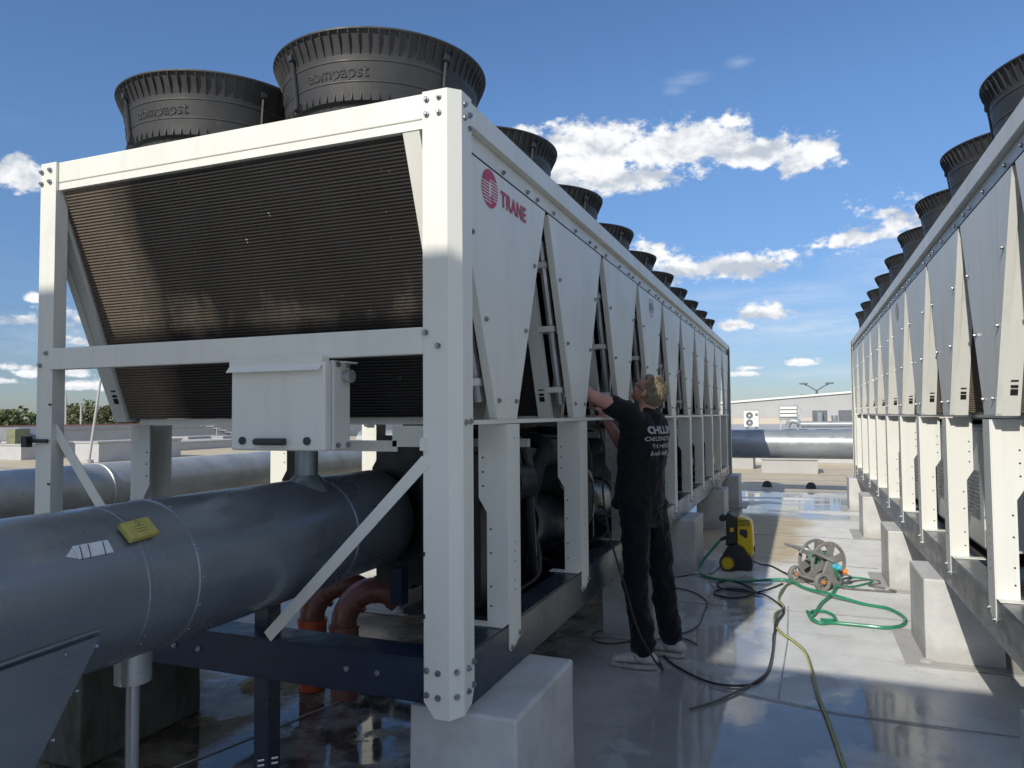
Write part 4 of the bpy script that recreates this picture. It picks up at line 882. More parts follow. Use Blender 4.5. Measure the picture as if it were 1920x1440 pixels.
MB().box((-.46, -10, 1.022), (.06, 58, 1.24)).build('coping', MT['roofwall'], pw)
MB().box((-.44, -10, 1.242), (-.1, 58, 1.30)).build('red_strip', MT['rail_red'], pw)
vc = thing('roof_vent', 'silver slanted roof ventilator beside the left corner post', 'vent', (-29.0, 18.6, 0))
MB().box((-.5, -.5, .004), (.5, .5, .7)).build('curb', MT['parapet'], vc)
MB().prism([(-.6, .72), (1.0, .72), (1.15, .95), (.6, 1.25), (-.6, 1.25), (-.75, 1.0)], 'y', -.55, .75).build('hood', MT['alu'], vc)
ob = MB().box((-.25, -.3, .62), (.25, .3, 1.2)).build('control_box', MT['olive'], loc=(-27.9, 17.7, 0)); tag(ob, 'olive box standing on a skylight left of the corner post', 'box')
mast = thing('roof_mast', 'thin white mast standing on the left roof behind the chiller', 'mast', (-22.6, 16.6, 0))
MB().cyl((0, 0, .004), (.0, .6, 4.2), .05, 10, .035).build('pole', MT['roofwall'], mast)
MB().cyl((0, 0, .004), (0, 0, .12), .16, 12).build('foot', MT['parapet'], mast)
m2 = MB().cyl((0, 0, .004), (0, 0, 1.3), .04, 8).build('roof_pole', MT['roofwall'], loc=(-27.7, 24.8, 0)); tag(m2, 'short white pole seen between the chiller legs', 'pole')
st = thing('steel_stair', 'small white steel access stair at the far left roof', 'stairs', (-31.2, 30.6, 0))
for q in (0, .9): MB().box((q, 0, .3), (q+.06, .05, .5)).prism([(0, 1.25), (.0, 1.12), (4.0, .1), (4.0, .22)], 'x', q, q+.06).build('stringer', MT['roofwall'], st)
for k in range(7): MB().box((.06, .3+k*.5, 1.08-k*.13), (.9, .55+k*.5, 1.11-k*.13)).build('tread', MT['roofwall'], st)
for k in range(3): MB().box((.9, .3+k*1.5, .5), (.94, .34+k*1.5, 1.9-k*.35)).build('rail_post', MT['roofwall'], st)
for x, y, h, l in ((-52, 38.0, 3.3, 'leftmost thin lamp pole before the trees'), (-52, 39.3, 2.6, 'short thin pole beside the leftmost one'), (-52, 45.5, 2.9, 'thin lamp pole before the tall round tree')):
    p_ = MB().cyl((0, 0, 0), (0, 0, h+7), .07, 8).build('lamp_pole', MT['roofwall'], loc=(x, y, -7)); tag(p_, l, 'pole', 'thin poles along the tree line')

# raised roof with plant and a big hall beyond the alley
rr_ = struct(MB().box((-14, 22.9, .004), (16, 45, 1.0)).build('raised_roof', MT['parapet']))
hall = thing('hall_building', 'long grey hall with a gently rising white roof edge at the end of the alley', 'building', (0, 40, 1))
def hz_(x): return 2.17+.0735*(x+2.43)-1
MB().prism([(-14, .36), (22, .36), (22, hz_(22)), (-14, hz_(-14))], 'y', 0, 14).build('wall', MT['roofwall'], hall)
MB().box((-14, -.02, .003), (22, 12, .355)).build('lower_wall', MT['beige'], hall)
MB().prism([(-14, hz_(-14)+.003), (22, hz_(22)+.003), (22, hz_(22)+.10), (-14, hz_(-14)+.10)], 'y', -.1, 14.1).build('roof_edge', MT['white'], hall)
for x in range(-13, 22, 1): MB().box((x, -.012, .36), (x+.025, -.001, hz_(x)-.01)).build('panel_joint', MT['parapet'], hall)
ac = thing('outdoor_ac_unit', 'white twin-fan air conditioner standing on the far roof', 'air conditioner', (-.45, 25, 1.0))
MB().box((-.27, 0, .12), (.23, .25, .67)).build('casing', MT['white'], ac, bevel=.01)
MB().box((-.2, .02, .002), (-.12, .22, .118)).box((.1, .02, .002), (.18, .22, .118)).build('foot', MT['rail_grey'], ac)
for z in (.26, .52): MB().lathe([(.03, 0), (.105, -.004), (.115, -.012), (.12, 0)], (-.08, -.002, z), 20, 'y').build('fan_grille', MT['rail_grey'], ac)
MB().box((.12, -.006, .5), (.2, -.001, .6)).build('badge_plate', MT['rail_grey'], ac)
ah = thing('air_handler', 'silver air handling unit with three white louvres on the far roof', 'air handler', (.82, 25, 1.0))
MB().box((-.36, .0, .35), (.25, .8, .86)).build('casing', MT['alu'], ah); MB().prism([(.252, .35), (.40, .35), (.40, .6), (.33, .8), (.252, .84)], 'y', 0, .8).build('side_hood', MT['steel'], ah)
for k in range(3): MB().box((-.33, -.05, .47+k*.13), (.22, -.002, .56+k*.13)).build('louvre', MT['white'], ah)
MB().tube([(-.1, -.1, .1), (0, -.12, .3), (.2, -.15, .3), (.35, -.15, .2)], .09, 14, 5).build('duct_bend', MT['alu'], ah, True)
for x in (-.34, .22): MB().box((x, .02, .002), (x+.05, .1, .348)).build('leg', MT['steel'], ah)
dc = MB().cyl((.35, -.15, .2), (8, -.15, .2), .11, 20)
du = dc.build('roof_duct', MT['alu'], loc=(.82, 25, 1.0), smooth=True); tag(du, 'thin silver duct running right from the air handler', 'duct')
fu = thing('exhaust_fan_unit', 'small grey exhaust fan box behind the thin silver duct', 'fan unit', (1.75, 25.3, 1.0))
MB().box((-.2, 0, .3), (.28, .5, .68)).build('casing', MT['rail_grey'], fu); MB().cyl((.03, -.1, .25), (.03, -.1, .6), .12, 16).build('outlet', MT['alu'], fu, True)
MB().cyl((.5, -.1, .2), (.5, -.1, .5), .1, 16).build('outlet', MT['alu'], fu, True)
fb = MB().box((0, 0, .3), (.5, .4, .68)).build('roof_cabinet', MT['rail_grey'], loc=(2.4, 25.4, 1.0)); tag(fb, 'plain pale blue-grey cabinet right of the exhaust fan', 'cabinet')
# street lamps beyond
lm_ = thing('street_lamp', 'tall double-armed street lamp rising behind the hall roof', 'street lamp', (2.6, 70, -7))
MB().cyl((0, 0, 0), (0, 0, 10.7), .09, 8).build('pole', MT['rail_grey'], lm_)
for s in (-1, 1):
    MB().tube([(0, 0, 10.6), (s*.6, 0, 11.0), (s*1.1, 0, 11.25)], .05, 6).build('arm', MT['rail_grey'], lm_)
    MB().box((s*1.1-.35, -.15, 11.2), (s*1.1+.35, .15, 11.34)).build('lamp_head', MT['rail_grey'], lm_)
lm2 = thing('street_lamp', 'shorter street lamp left of the double-armed one', 'street lamp', (1.95, 80, -7))
MB().cyl((0, 0, 0), (0, 0, 10.4), .07, 8).build('pole', MT['rail_grey'], lm2); MB().box((-.8, -.15, 10.4), (.9, .15, 10.5)).build('lamp_head', MT['rail_grey'], lm2)

# trees
def tree(x, y, h, w, mat, label, seed):
    rnd = random.Random(seed); t = thing('deciduous_tree', label, 'tree', (x, y, -7), 'trees along the left horizon')
    b = MB(); b.cyl((0, 0, 0), (0, 0, h*.6), .22, 8, .1)
    for k in range(6):
        a = rnd.random()*6.28; b.cyl((0, 0, h*(.35+.05*k)), (math.cos(a)*w*.5, math.sin(a)*w*.5, h*(.6+.05*k)), .08, 6, .03)
    b.build('trunk', MT['bark'], t)
    c = MB(); clumps = []
    for k in range(26):
        a = rnd.random()*6.28; q = rnd.random()**.5; z = rnd.random()
        rr = w*(.25+.75*math.sin(math.pi*min(1, (z*.85+.12)))**.8)*q
        clumps.append((math.cos(a)*rr, math.sin(a)*rr, h*(.42+.56*z), w*(.16+.14*rnd.random())))
    for cx, cy, cz, cr in clumps:
        for i in range(70):
            d = Vector((rnd.gauss(0, 1), rnd.gauss(0, 1), rnd.gauss(0, 1))).normalized()*cr*(.5+.6*rnd.random()); s_ = .13+.14*rnd.random()
            n1 = Vector((rnd.gauss(0, 1), rnd.gauss(0, 1), rnd.gauss(0, 1))).normalized(); n2 = n1.orthogonal().normalized()*s_; n3 = n1.cross(n2)
            p = Vector((cx, cy, cz))+d; c.add([p-n2, p-n3*.6, p+n2, p+n3*.6], [(0, 1, 2, 3)])
    c.build('crown', MT[mat], t)
k = 0
for i in range(30):
    y = 40+i*1.9+random.uniform(-.5, .5); x = -75+random.uniform(-5, 5)+(i % 3)*-4
    h = 9.6+random.uniform(-.5, .5)
    if 53 < y < 62: h += .3
    names = ['bushy', 'rounded', 'sparse', 'dense', 'narrow']
    tree(x, y, h, 2.2+random.random(), 'leaf' if i % 4 else 'leaf2', 'tree of the left tree line, one of many alike behind the parapet', 100+i)
tree(-72, 55.5, 10.1, 3.4, 'leaf2', 'tallest olive tree of the tree line, beside the left corner post', 999)
struct(MB().box((-200, -60, -7), (-90, 160, .8)).build('far_woodland_slope', MT['leaf'])) if False else None

# ------------------------------------------------------------------ PRESSURE WASHER
pwv = thing('pressure_washer', 'yellow and black pressure washer standing in the shade beside a plinth', 'pressure washer', (.53, 5.62, 0))
MB().prism([(-.135, .02), (.135, .02), (.14, .12), (.10, .17), (.065, .20), (.04, .25), (-.02, .27), (-.10, .24), (-.15, .16)], 'y', -.14, .14).build('base', MT['black'], pwv, bevel=.012)
MB().prism([(-.125, .24), (-.015, .27), (-.01, .50), (-.03, .545), (-.075, .575), (-.11, .575), (-.12, .52), (-.115, .35)], 'y', -.115, .115).build('rear_body', MT['black'], pwv, bevel=.012)
MB().prism([(-.008, .262), (.045, .24), (.07, .205), (.10, .155), (.142, .155), (.148, .22), (.14, .46), (.125, .50), (.08, .53), (.02, .545), (-.008, .545)], 'y', -.125, .125).build('front_cover', MT['yellow'], pwv, bevel=.018)
for k in range(5): MB().box((-.002, -.1275, .455+k*.014), (.12, -.1245, .461+k*.014)).build('cover_groove', MT['black'], pwv)
MB().prism([(.02, .42), (.085, .42), (.095, .40), (.095, .345), (.07, .335), (.045, .355), (.02, .37)], 'y', -.132, -.126).build('grip_recess', MT['black'], pwv)
MB().box((-.075, -.1185, .39), (-.04, -.116, .43)).build('sticker', MT['yellow'], pwv)
MB().cyl((-.19, 0, .515), (-.12, 0, .515), .012, 8).cyl((-.155, -.05, .515), (-.155, .05, .515), .035, 12).build('handle', MT['black'], pwv)
MB().box((.146, -.03, .19), (.158, .03, .235)).build('switch', MT['black'], pwv)
for s in (-1, 1):
    w_ = MB().lathe([(.02, -.03), (.075, -.03), (.083, -.02), (.083, .02), (.075, .03), (.02, .03)], (-.10, s*.165, .083), 32, 'y').build('wheel', MT['black'], pwv, True)
    MB().lathe([(.0, -.034), (.045, -.034), (.05, -.030)], (-.10, s*.165, .083), 24, 'y').lathe([(.054, -.031), (.058, -.034), (.062, -.031)], (-.10, s*.165, .083), 32, 'y').build('hub_cap', MT['yellow'], w_, True)
MB().cyl((-.12, -.03, .32), (-.18, -.05, .29), .018, 12).build('hose_connector', MT['black'], pwv)

# ------------------------------------------------------------------ HOSE REEL
axd = Vector((-.63, .77, 0)).normalized()      # from front disc to back disc
hr = thing('hose_reel', 'grey hose reel cart with two spoked drum discs and small wheels', 'hose reel', (1.36, 5.02, 0), rz=math.atan2(-axd.x, axd.y))
def disc(y):
    b = MB(); n = 60; r0, r1, r2, r3 = .06, .085, .165, .19
    b.lathe([(.0, y-.006), (r1, y-.006), (r1, y+.006), (0, y+.006)], seg=n, axis='y')
    b.lathe([(r2, y-.01), (r3, y-.01), (r3+.004, y), (r3, y+.01), (r2, y+.01), (r2, y-.01)], seg=n, axis='y')
    for k in range(6):
        a = k*math.pi/3+.3; a0, a1 = a-.24, a+.24
        for (ra, rb) in ((r1-.002, r2+.002),):
            pts = [(ra*math.cos(a-.4), ra*math.sin(a-.4)), (rb*math.cos(a0), rb*math.sin(a0)), (rb*math.cos(a1), rb*math.sin(a1)), (ra*math.cos(a+.4), ra*math.sin(a+.4))]
            b.prism(pts, 'y', y-.005, y+.005)
    return b
for y in (.0, .17):
    disc(y).build('drum_disc', MT['reel'], hr, loc=(0, 0, .225))
MB().cyl((0, .006, .225), (0, .164, .225), .07, 28).build('drum_core', MT['reel'], hr)
hb = MB()
for k in range(4): hb.lathe([(.085, .02+k*.036), (.098, .03+k*.036), (.085, .045+k*.036)], (0, 0, .225), 40, 'y')
hb.build('wound_hose', MT['hose_green'], hr, True)
for y, nm in ((-.045, 0), (.215, 1)):
    MB().prism([(-.05, .25), (-.015, .285), (.035, .285), (.065, .24), (.11, .05), (.10, .02), (-.10, .02), (-.13, .06), (-.12, .10)], 'y', y, y+.022).build('side_frame', MT['reel'], hr, bevel=.006)
MB().tube([(.11, -.035, .02), (.02, -.035, .012), (-.12, -.035, .015)], .011, 8).build('foot_tube', MT['reel'], hr)
MB().tube([(.11, .225, .02), (.02, .225, .012), (-.12, .225, .015)], .011, 8).build('foot_tube', MT['reel'], hr)
MB().tube([(-.0, -.055, .25), (-.16, -.055, .33), (-.28, -.05, .375), (-.29, .09, .38), (-.28, .23, .375), (-.16, .24, .33), (0, .24, .25)], .012, 10, 4).build('push_handle', MT['steel'], hr, True)
for s, y in ((0, -.09), (1, .26)):
    wl = MB().lathe([(.055, y-.02), (.078, y-.022), (.082, y-.012), (.082, y+.012), (.078, y+.022), (.055, y+.02), (.055, y-.02)], (-.15, 0, .082), 32, 'y')
    for k in range(8):
        a = k*math.pi/4; wl.cyl((-.15, y, .082), (-.15+.058*math.cos(a), y, .082+.058*math.sin(a)), .006, 6)
    wl.cyl((-.15, y-.018, .082), (-.15, y+.018, .082), .022, 16)
    wo = wl.build('wheel', MT['reel'], hr)
    MB().cyl((-.15, y-.026, .082), (-.15, y-.018, .082), .017, 12).build('hub_cap', MT['orange'], wo)
MB().cyl((-.15, -.09, .082), (-.15, .26, .082), .01, 8).build('axle', MT['steel'], hr)
MB().cyl((.03, -.09, .20), (.03, -.045, .20), .026, 14).ball((.045, -.09, .195), .022, 10).build('blue_connector', MT['cyan'], hr)
MB().cyl((.115, -.05, .15), (.145, -.075, .145), .024, 14).build('orange_connector', MT['orange'], hr)

# ------------------------------------------------------------------ HOSES
def hose(name, label, cat, pts, r, mat, z=None, seg=10, n=8):
    P3 = [(p[0], p[1], p[2] if len(p) > 2 else r+.003) for p in pts]
    o = MB().tube(P3, r, seg, n).build(name, MT[mat], smooth=True); tag(o, label, cat); return o
hose('garden_hose', 'thick green garden hose looping across the sunlit roof', 'hose',
     [(1.405, 4.93, .19), (1.43, 4.96, .13), (1.43, 5.05, .03), (1.37, 4.686), (1.28, 4.342), (1.236, 4.064), (1.20, 3.9), (1.167, 3.927, .04), (1.20, 3.76, .03), (1.264, 3.708), (1.346, 3.754), (1.552, 3.752), (1.706, 3.749), (1.811, 3.846), (1.863, 4.028), (1.841, 4.192), (1.765, 4.347), (1.602, 4.432), (1.344, 4.596, .04), (1.161, 4.836, .02), (.985, 5.09, .03), (.654, 4.992), (.393, 4.964), (.229, 5.093), (.161, 5.331), (.18, 5.5, .08), (.26, 5.55, .18), (.345, 5.57, .285)], .013, 'hose_green')
hose('hose_loop', 'small extra coil of green hose by the loop on the sunlit roof', 'hose', [(1.20, 3.80, .018), (1.18, 3.95, .02), (1.22, 4.054, .018), (1.284, 4.081), (1.35, 3.993), (1.367, 3.849), (1.34, 3.77, .03), (1.26, 3.74, .035)], .012, 'hose_green')
S = [(1.093, 5.147), (1.0, 4.958), (.963, 4.651), (.942, 4.373), (.992, 4.093), (.931, 3.887), (.935, 3.589), (.986, 3.373), (1.084, 3.159), (1.148, 2.952), (1.179, 2.64), (1.186, 2.534), (1.207, 2.199), (1.251, 1.821), (1.299, 1.316), (1.36, .7), (1.5, .1)]
sh_ = hose('striped_hose', 'olive hose with a yellow stripe running to the bottom edge', 'hose', S, .0095, 'hose_olive')
P3 = catmull([Vector((x-.004, y, .0155)) for x, y in S], 8); MB().tube(P3, .0058, 6).build('hose_stripe', MT['hose_stripe'], sh_)
hose('grey_hose', 'dull grey-brown hose twisted beside the striped hose', 'hose', [(1.074, 5.172), (1.012, 5.0), (.957, 4.67, .02), (.946, 4.375, .012), (.98, 4.136), (.978, 3.949, .03), (.938, 3.673, .02), (.944, 3.284), (.945, 2.942), (.935, 2.56), (.87, 2.3), (.72, 1.98), (.63, 1.84), (.56, 1.75)], .007, 'hose_grey')
hose('washer_hose', 'black hose from the pressure washer to the hose reel', 'hose', [(.68, 5.56, .09), (.74, 5.75, .03), (.83, 5.80), (.951, 5.536), (1.03, 5.3, .03)], .009, 'cable')
hose('coiled_hose', 'black high-pressure hose coiled in front of the washer', 'hose', [(.962, 5.006), (.845, 4.724), (.73, 4.568), (.626, 4.646), (.477, 4.623), (.406, 4.481), (.429, 4.35), (.555, 4.298), (.669, 4.382), (.729, 4.58, .018), (.639, 4.83), (.498, 4.969), (.402, 4.871), (.404, 4.716), (.497, 4.543, .022), (.636, 4.507, .022), (.731, 4.541, .02), (.83, 4.493), (.931, 4.267), (.993, 4.0), (.949, 3.635, .024), (.94, 3.3, .02)], .0075, 'cable')
hose('power_cable', 'thin black cable on the wet roof right of the man', 'cable', [(-.2, 4.5), (.0, 4.52), (.194, 4.435), (.367, 4.142), (.397, 3.694), (.396, 3.354), (.297, 3.086), (.1, 2.95)], .005, 'cable')
hose('washer_cable', 'thin black cable from the washer towards the plinth', 'cable', [(-.3, 4.8), (.02, 5.0), (.1, 5.12), (.2, 5.158), (.30, 5.28), (.37, 5.5, .05)], .005, 'cable')
hose('branch_hose', 'grey-green loose hose tail lying right of the hose reel', 'hose', [(1.45, 5.02, .03), (1.6, 5.35), (1.78, 5.45), (1.8, 5.3), (1.7, 5.2), (1.82, 5.1), (1.9, 5.0), (1.7, 4.98), (1.5, 4.98, .02), (1.42, 5.05, .03)], .008, 'hose_grey')
hose('branch_hose', 'dark green loose hose end crossing behind the reel', 'hose', [(1.42, 4.98, .03), (1.55, 5.08), (1.66, 5.22), (1.75, 5.4), (1.62, 5.5), (1.5, 5.4), (1.48, 5.2)], .009, 'hose_green')

# ------------------------------------------------------------------ PERSON
F = Vector((-.96, .28, 0)).normalized(); Lf = Vector((-F.y, F.x, 0))     # forward, body-left
Lf = Vector((F.y*-1, F.x, 0)); 
if Lf.y > 0: Lf = -Lf
person = thing('person', 'man in black T-shirt and trousers reaching into the left chiller, head tilted back', 'person', (.2, 2.42, 0))
PB = Vector((.2, 2.42, 0))
def cap(bm_, p0, r0, p1, r1, n=7):
    p0, p1 = Vector(p0), Vector(p1); d = (p1-p0).length; k = max(2, int(d/(min(r0, r1)*.35)))
    for i in range(k+1):
        t = i/k; bm_.ball(p0.lerp(p1, t), r0+(r1-r0)*t, 14)
def ell(bm_, c, radii, axes):
    """ellipsoid with given axes"""
    o = MB().ball((0, 0, 0), 1, 18); M3 = Matrix(axes).transposed()
    bm_.add([Vector(c)+M3 @ Vector((v[0]*radii[0], v[1]*radii[1], v[2]*radii[2])) for v in o.v], o.f)
def organic(b, name, mat, voxel, parent, smooth=4, disp=None, decimate=None):
    b.v = [tuple(Vector(v)-PB) for v in b.v]
    o = b.build(name, mat, parent)
    m = o.modifiers.new('remesh', 'REMESH'); m.mode = 'VOXEL'; m.voxel_size = voxel; m.use_smooth_shade = True
    if smooth: s = o.modifiers.new('smooth', 'SMOOTH'); s.iterations = smooth; s.factor = .5
    if disp:
        for sc, st, stretch in disp:
            tx = bpy.data.textures.new('folds', 'CLOUDS'); tx.noise_scale = sc; tx.noise_depth = 2
            d = o.modifiers.new('folds', 'DISPLACE'); d.texture = tx; d.strength = st; d.mid_level = .5
    return o
J = {k: Vector(v) for k, v in dict(
    hipL=(.165, 2.31, .97), hipR=(.225, 2.53, .97), kneeL=(.150, 2.33, .52), kneeR=(.270, 2.58, .52), ankL=(.185, 2.35, .09), ankR=(.315, 2.63, .09),
    shL=(.140, 2.225, 1.615), shR=(.215, 2.56, 1.585), elbL=(-.06, 2.08, 1.715), wrL=(-.24, 2.02, 1.88), elbR=(.03, 2.50, 1.40), wrR=(-.055, 2.42, 1.565),
    neck=(.215, 2.40, 1.62), head=(.235, 2.395, 1.745), chest=(.195, 2.40, 1.42), waist=(.19, 2.40, 1.12)).items()}
# skin body
sk = MB()
cap(sk, J['neck']-Vector((0, 0, .06)), .062, J['head']-Vector((0, 0, .06)), .056)
cap(sk, J['shL'], .055, J['elbL'], .043); cap(sk, J['elbL'], .043, J['wrL'], .029)
cap(sk, J['shR'], .055, J['elbR'], .043); cap(sk, J['elbR'], .043, J['wrR'], .029)
cap(sk, J['chest'], .10, J['waist'], .10); cap(sk, J['shL'], .05, J['neck']-Vector((0, 0, .05)), .055); cap(sk, J['shR'], .05, J['neck']-Vector((0, 0, .05)), .055)
for s in 'LR': cap(sk, J['hip'+s], .08, J['knee'+s], .055); cap(sk, J['knee'+s], .055, J['ank'+s], .038)
cap(sk, J['waist'], .10, (J['hipL']+J['hipR'])/2, .10)
# head, tilted back
hf = (F*.76+Vector((0, 0, .62))).normalized(); hl = Lf; hu = hf.cross(hl); hu = hu if hu.z > 0 else -hu; H = J['head']
AX = (hf, hl, hu)
def hp(a, b_, c): return H+hf*a+hl*b_+hu*c
ell(sk, hp(-.012, 0, .022), (.096, .074, .088), AX); ell(sk, hp(.020, 0, -.028), (.070, .058, .072), AX); ell(sk, hp(.052, 0, -.080), (.030, .032, .024), AX)
ell(sk, hp(.085, 0, -.012), (.020, .013, .026), AX); ell(sk, hp(.100, 0, -.024), (.012, .013, .010), AX); ell(sk, hp(.072, 0, .018), (.018, .045, .014), AX)
ell(sk, hp(.076, 0, -.052), (.013, .022, .007), AX); ell(sk, hp(.073, 0, -.063), (.012, .020, .006), AX)
for s in (-1, 1):
    ell(sk, hp(-.012, s*.075, -.008), (.020, .010, .031), AX); ell(sk, hp(.055, s*.036, -.025), (.022, .022, .022), AX)
# hands: palm, four fingers, thumb
def hand(w, d, pn, side, curl, spread=1):
    """w wrist, d direction of the hand, pn palm normal"""
    d = d.normalized(); pn = (pn-d*pn.dot(d)).normalized(); sd = d.cross(pn)*side
    ell(sk, w+d*.045, (.050, .036, .017), (d, sd, pn))
    for i, (off, ln, r) in enumerate(((.027, .070, .0092), (.009, .078, .0095), (-.009, .073, .009), (-.026, .058, .0082))):
        p = w+d*.082+sd*off; v = d.copy(); q = p
        for j in range(3):
            v = (v*math.cos(curl)+pn*math.sin(curl)).normalized(); n_ = q+v*ln*(.42, .33, .25)[j]; cap(sk, q, r*(1-.08*j), n_, r*(1-.08*(j+1))); q = n_
    p = w+d*.028+sd*.030; q = p+(sd*.7+d*.5+pn*.4).normalized()*.035; q2 = q+(d*.8+pn*.6).normalized()*.03
    cap(sk, p, .012, q, .0105); cap(sk, q, .0105, q2, .009)
hand(J['wrR'], Vector((-.35, -.25, .8)), Vector((-.7, .4, -.4)), 1, .75)
hand(J['wrL'], Vector((-.7, -.2, .7)), Vector((-.5, .2, -.5)), -1, .5)
body = organic(sk, 'body', MT['skin'], .0065, person, 3)
# shirt
shb = MB()
ax = (F, Lf, Vector((0, 0, 1)))
_Z = ((1.02, .160, .200, .040), (1.10, .156, .196, .036), (1.20, .150, .192, .026), (1.30, .148, .196, .014), (1.40, .148, .206, .004), (1.48, .142, .210, -.006), (1.54, .118, .190, -.014), (1.58, .098, .168, -.02), (1.605, .074, .125, -.02))
for i in range(len(_Z)-1):
    for k in range(5):
        t_ = k/5; z, f_, l_, off = (u_*(1-t_)+w_*t_ for u_, w_ in zip(_Z[i], _Z[i+1]))
        c = J['waist'].lerp(J['chest'], (z-1.12)/.30); c = Vector((c.x+.012, c.y, z))+F*off
        ell(shb, c, (f_, l_, .045), ax)
cap(shb, J['neck']-Vector((0, 0, .075)), .078, J['neck']-Vector((0, 0, .035)), .064)
for s, e in (('shL', 'elbL'), ('shR', 'elbR')):
    a = J[s]; m = a.lerp(J[e], .42); cap(shb, a+Vector((.01, 0, -.01)), .078, m, .068); 
    cap(shb, a+Vector((.02, 0, -.02)), .075, J['chest']+(a-J['chest'])*.55, .10)
shirt = organic(shb, 'tshirt', MT['shirt'], .010, person, 6, [(.12, .034, 0), (.05, .014, 0)])
# trousers
tb = MB()
for s in 'LR':
    cap(tb, J['hip'+s]+Vector((0, 0, .02)), .108, J['knee'+s], .083); cap(tb, J['knee'+s], .083, J['ank'+s]+Vector((0, 0, .05)), .080); cap(tb, J['ank'+s]+Vector((.004, -.008, .07)), .080, J['ank'+s]+Vector((.006, -.01, .055)), .082)
for z in (.92, .98, 1.04, 1.08): ell(tb, Vector((.195, 2.42, z)), (.118, .170, .06), ax)
trousers = organic(tb, 'trousers', MT['pants'], .011, person, 6, [(.12, .040, 0), (.045, .018, 0)])
# belt loop / pocket details
MB().box((-.0, -.0, 0), (.001, .001, .001))
# hair
hrb = MB()
ell(hrb, hp(-.028, 0, .030), (.088, .079, .084), AX); ell(hrb, hp(-.052, 0, -.012), (.056, .069, .070), AX); ell(hrb, hp(-.068, 0, -.042), (.034, .050, .042), AX); ell(hrb, hp(.030, 0, .078), (.046, .054, .028), AX)
hair = organic(hrb, 'hair', MT['hair'], .008, person, 2, [(.02, .012, 0)])
tf = MB(); rnd = random.Random(5)
for k in range(1500):
    a = rnd.uniform(0, 6.28); b_ = rnd.uniform(-.55, 1.45)
    d = Vector((math.cos(b_)*math.cos(a), math.cos(b_)*math.sin(a), math.sin(b_)))
    if d.x > .35 and d.z < .55: continue
    if abs(d.y) > .7 and d.x > -.12 and d.z < .15: continue
    c = Vector((-.030+d.x*.090, d.y*.079, .028+d.z*.086)); 
    flow = Vector((-.3, .25*math.sin(a*7+k), -.8)); flow = (flow-d*flow.dot(d)*.9+d*.25).normalized()
    ln = rnd.uniform(.018, .034); w_ = rnd.uniform(.0012, .0028); sdv = flow.cross(d).normalized()*w_
    q = [c-sdv, c+sdv, c+flow*ln*.6+d*.004+sdv*.6, c+flow*ln*.6+d*.004-sdv*.6, c+flow*ln]
    pts = [hp(v.x, v.y, v.z)-PB for v in q]; tf.add(pts, [(0, 1, 2, 3), (3, 2, 4)])
tf.build('hair_strands', MT['hair'], hair)
# glasses
gl = MB()
gl.tube([hp(-.015, .084, .008)-PB, hp(.03, .082, .012)-PB, hp(.082, .068, .012)-PB], .0028, 6)
gl.tube([hp(-.015, -.084, .008)-PB, hp(.03, -.082, .012)-PB, hp(.082, -.068, .012)-PB], .0028, 6)
for s in (-1, 1):
    gl.tube([hp(.092, s*.034+.026*math.cos(t), .002+.019*math.sin(t))-PB for t in [i*math.pi/8 for i in range(17)]], .003, 6)
gl.build('glasses', MT['black'], person)
eyes = MB()
for s in (-1, 1): eyes.ball(hp(.076, s*.032, .002)-PB, .0125, 12)
eyes.build('eyes', MT['print'], person, True)
# shoes
def shoe(ank, d, label):
    d = Vector(d).normalized(); sd = Vector((-d.y, d.x, 0)); o = Vector((ank.x, ank.y, 0))-d*.035
    b = MB(); A3 = (d, sd, Vector((0, 0, 1)))
    for x, z, rx, ry, rz in ((-.01, .062, .046, .040, .048), (.03, .066, .050, .041, .052), (.03, .105, .050, .040, .030), (.07, .066, .055, .043, .047), (.11, .058, .055, .046, .040), (.15, .050, .052, .049, .032), (.19, .046, .042, .046, .026), (-.035, .055, .030, .036, .040)):
        ell(b, o+d*x+Vector((0, 0, z)), (rx, ry, rz), A3)
    s_ = organic(b, 'shoe', MT['shoe'], .006, person, 3)
    so = MB(); n = 32; ptsT = []
    for k in range(n):
        a = 2*math.pi*k/n; x = .09+.148*math.cos(a); y = (.046-.006*math.cos(a*1))*math.sin(a)*(1.05 if abs(math.sin(a)) < .9 else 1); ptsT.append((x, y))
    vs = [o+d*x+sd*y+Vector((0, 0, z)) for z in (.004, .032) for x, y in ptsT]
    so.add([v-PB for v in vs], [tuple(range(n)), tuple(range(2*n-1, n-1, -1))]+[(i, i+n, (i+1) % n+n, (i+1) % n) for i in range(n)])
    so.build('sole', MT['sole'], s_, bevel=.004)
    lc = MB()
    for k in range(5):
        c = o+d*(.075+k*.021)+Vector((0, 0, .117-k*.011)); lc.tube([c-sd*.026-PB-Vector((0, 0, .008)), c-PB+Vector((0, 0, .002)), c+sd*.026-PB-Vector((0, 0, .008))], .0035, 6)
    lc.build('laces', MT['print'], s_)
    tp = MB()
    for sg in (-1, 1):
        tp.tube([o+d*(.20)+sd*sg*.047-PB+Vector((0, 0, .036)), o+d*(.12)+sd*sg*.053-PB+Vector((0, 0, .040)), o+d*.02+sd*sg*.049-PB+Vector((0, 0, .042)), o-d*.04+sd*sg*.036-PB+Vector((0, 0, .044))], .0032, 6)
        tp.tube([o+d*.085+sd*sg*.042-PB+Vector((0, 0, .088)), o+d*.06+sd*sg*.050-PB+Vector((0, 0, .055)), o+d*.03+sd*sg*.050-PB+Vector((0, 0, .040))], .0028, 6)
    tp.build('sole_stitching', MT['hose_grey'], s_)
shoe(Vector((.190, 2.325, 0)), (-1, -.02, 0), 'l'); shoe(Vector((.325, 2.62, 0)), (-1, .12, 0), 'r')
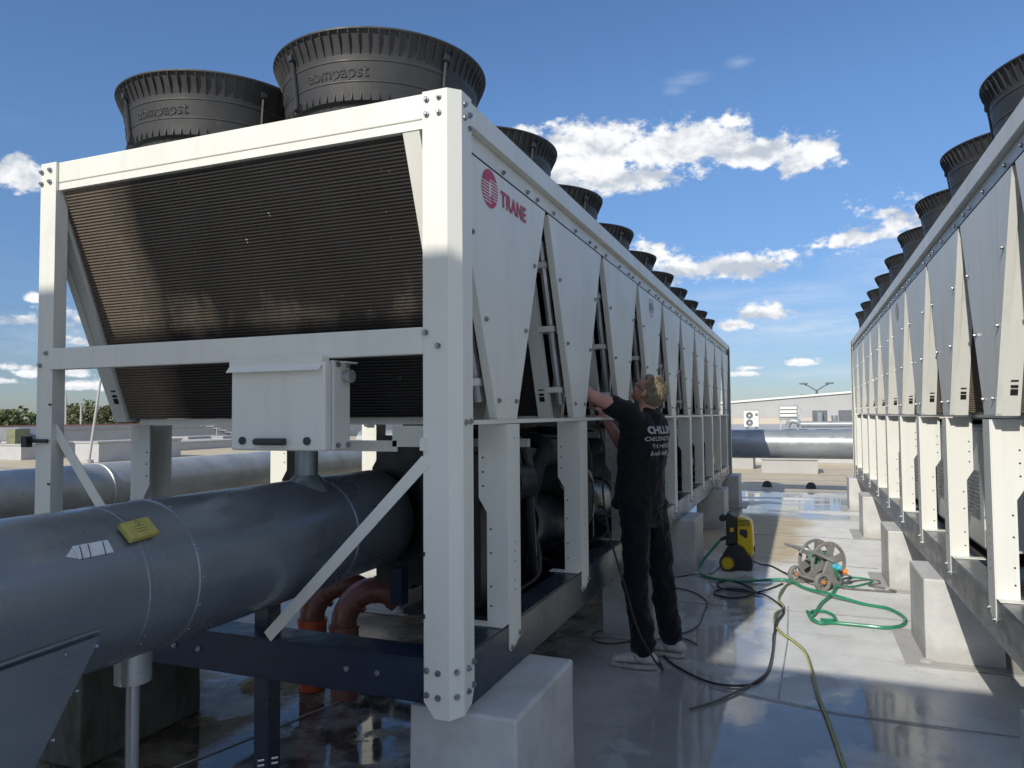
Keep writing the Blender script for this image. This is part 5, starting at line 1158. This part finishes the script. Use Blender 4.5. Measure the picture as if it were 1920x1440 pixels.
# shirt print projected onto the back
bpy.context.view_layer.update()
dg = bpy.context.evaluated_depsgraph_get()
se = shirt.evaluated_get(dg); sm = se.to_mesh(); bv = BVHTree.FromPolygons([shirt.matrix_world @ v.co for v in sm.vertices], [tuple(p.vertices) for p in sm.polygons]); se.to_mesh_clear()
def back_text(s, size, u, z, off=.0008):
    me = text_mesh(s, size, MT['print'], 0, off); refine(me, .012)
    keep = True
    right = -Lf   # reading direction on the back: from his left to his right
    for v in me.vertices:
        p = Vector((J['chest'].x, J['chest'].y, 0))+right*(u+v.co.x)-F*.5+Vector((0, 0, z+v.co.y))
        hit = bv.ray_cast(p, F)
        q = hit[0]-F*.0025 if hit[0] is not None else p+F*.38
        v.co = q-PB
    inst(me, 'shirt_print', person)
back_text('CHILLERY', .062, -.150, 1.478, .0026)
back_text('CHŁODNICTWO', .036, -.158, 1.432, .0012); back_text('Tel. +48 500 600', .036, -.11, 1.386, .0012); back_text('E-mail: info@', .036, -.125, 1.340, .0012)
# spray lance held in the near hand, with its hose
hn = J['wrR']+Vector((-.35, -.25, .8)).normalized()*.085+Vector((-.012, .0, -.01))
gun = thing('spray_gun', 'black spray gun held by the man between the side panels', 'spray gun', tuple(hn))
MB().cyl((.0, 0, -.09), (-.02, -.01, .08), .013, 10).cyl((-.02, -.01, .07), (-.12, .06, .12), .011, 10).box((-.045, -.015, .04), (-.0, .015, .09)).build('grip', MT['black'], gun)
MB().cyl((-.12, .06, .12), (-.32, .20, .22), .007, 8).build('lance_tube', MT['steel'], gun)
hose('lance_hose', 'black hose hanging from the spray gun along the man\'s leg to the roof', 'hose',
     [tuple(hn+Vector((0, 0, -.09))), (-.03, 2.28, 1.35), (-.01, 2.16, 1.10), (.04, 2.12, .85), (.13, 2.12, .55), (.20, 2.13, .30), (.29, 2.16, .12), (.33, 2.25, .03), (.27, 2.45), (.16, 2.72), (.05, 2.95, .012), (.2, 2.75), (.352, 2.448), (.612, 2.195), (.822, 2.218), (.916, 2.431), (.942, 2.864, .012), (.934, 3.3, .012)], .0065, 'cable')
hose('floor_cable', 'thin black cable looped on the roof behind the man\'s shoes', 'cable', [(.28, 2.95), (.1, 2.9), (-.1, 2.72), (-.25, 2.75), (-.28, 2.93), (-.15, 3.05), (.1, 3.1), (.35, 3.0), (.45, 2.9)], .005, 'cable')
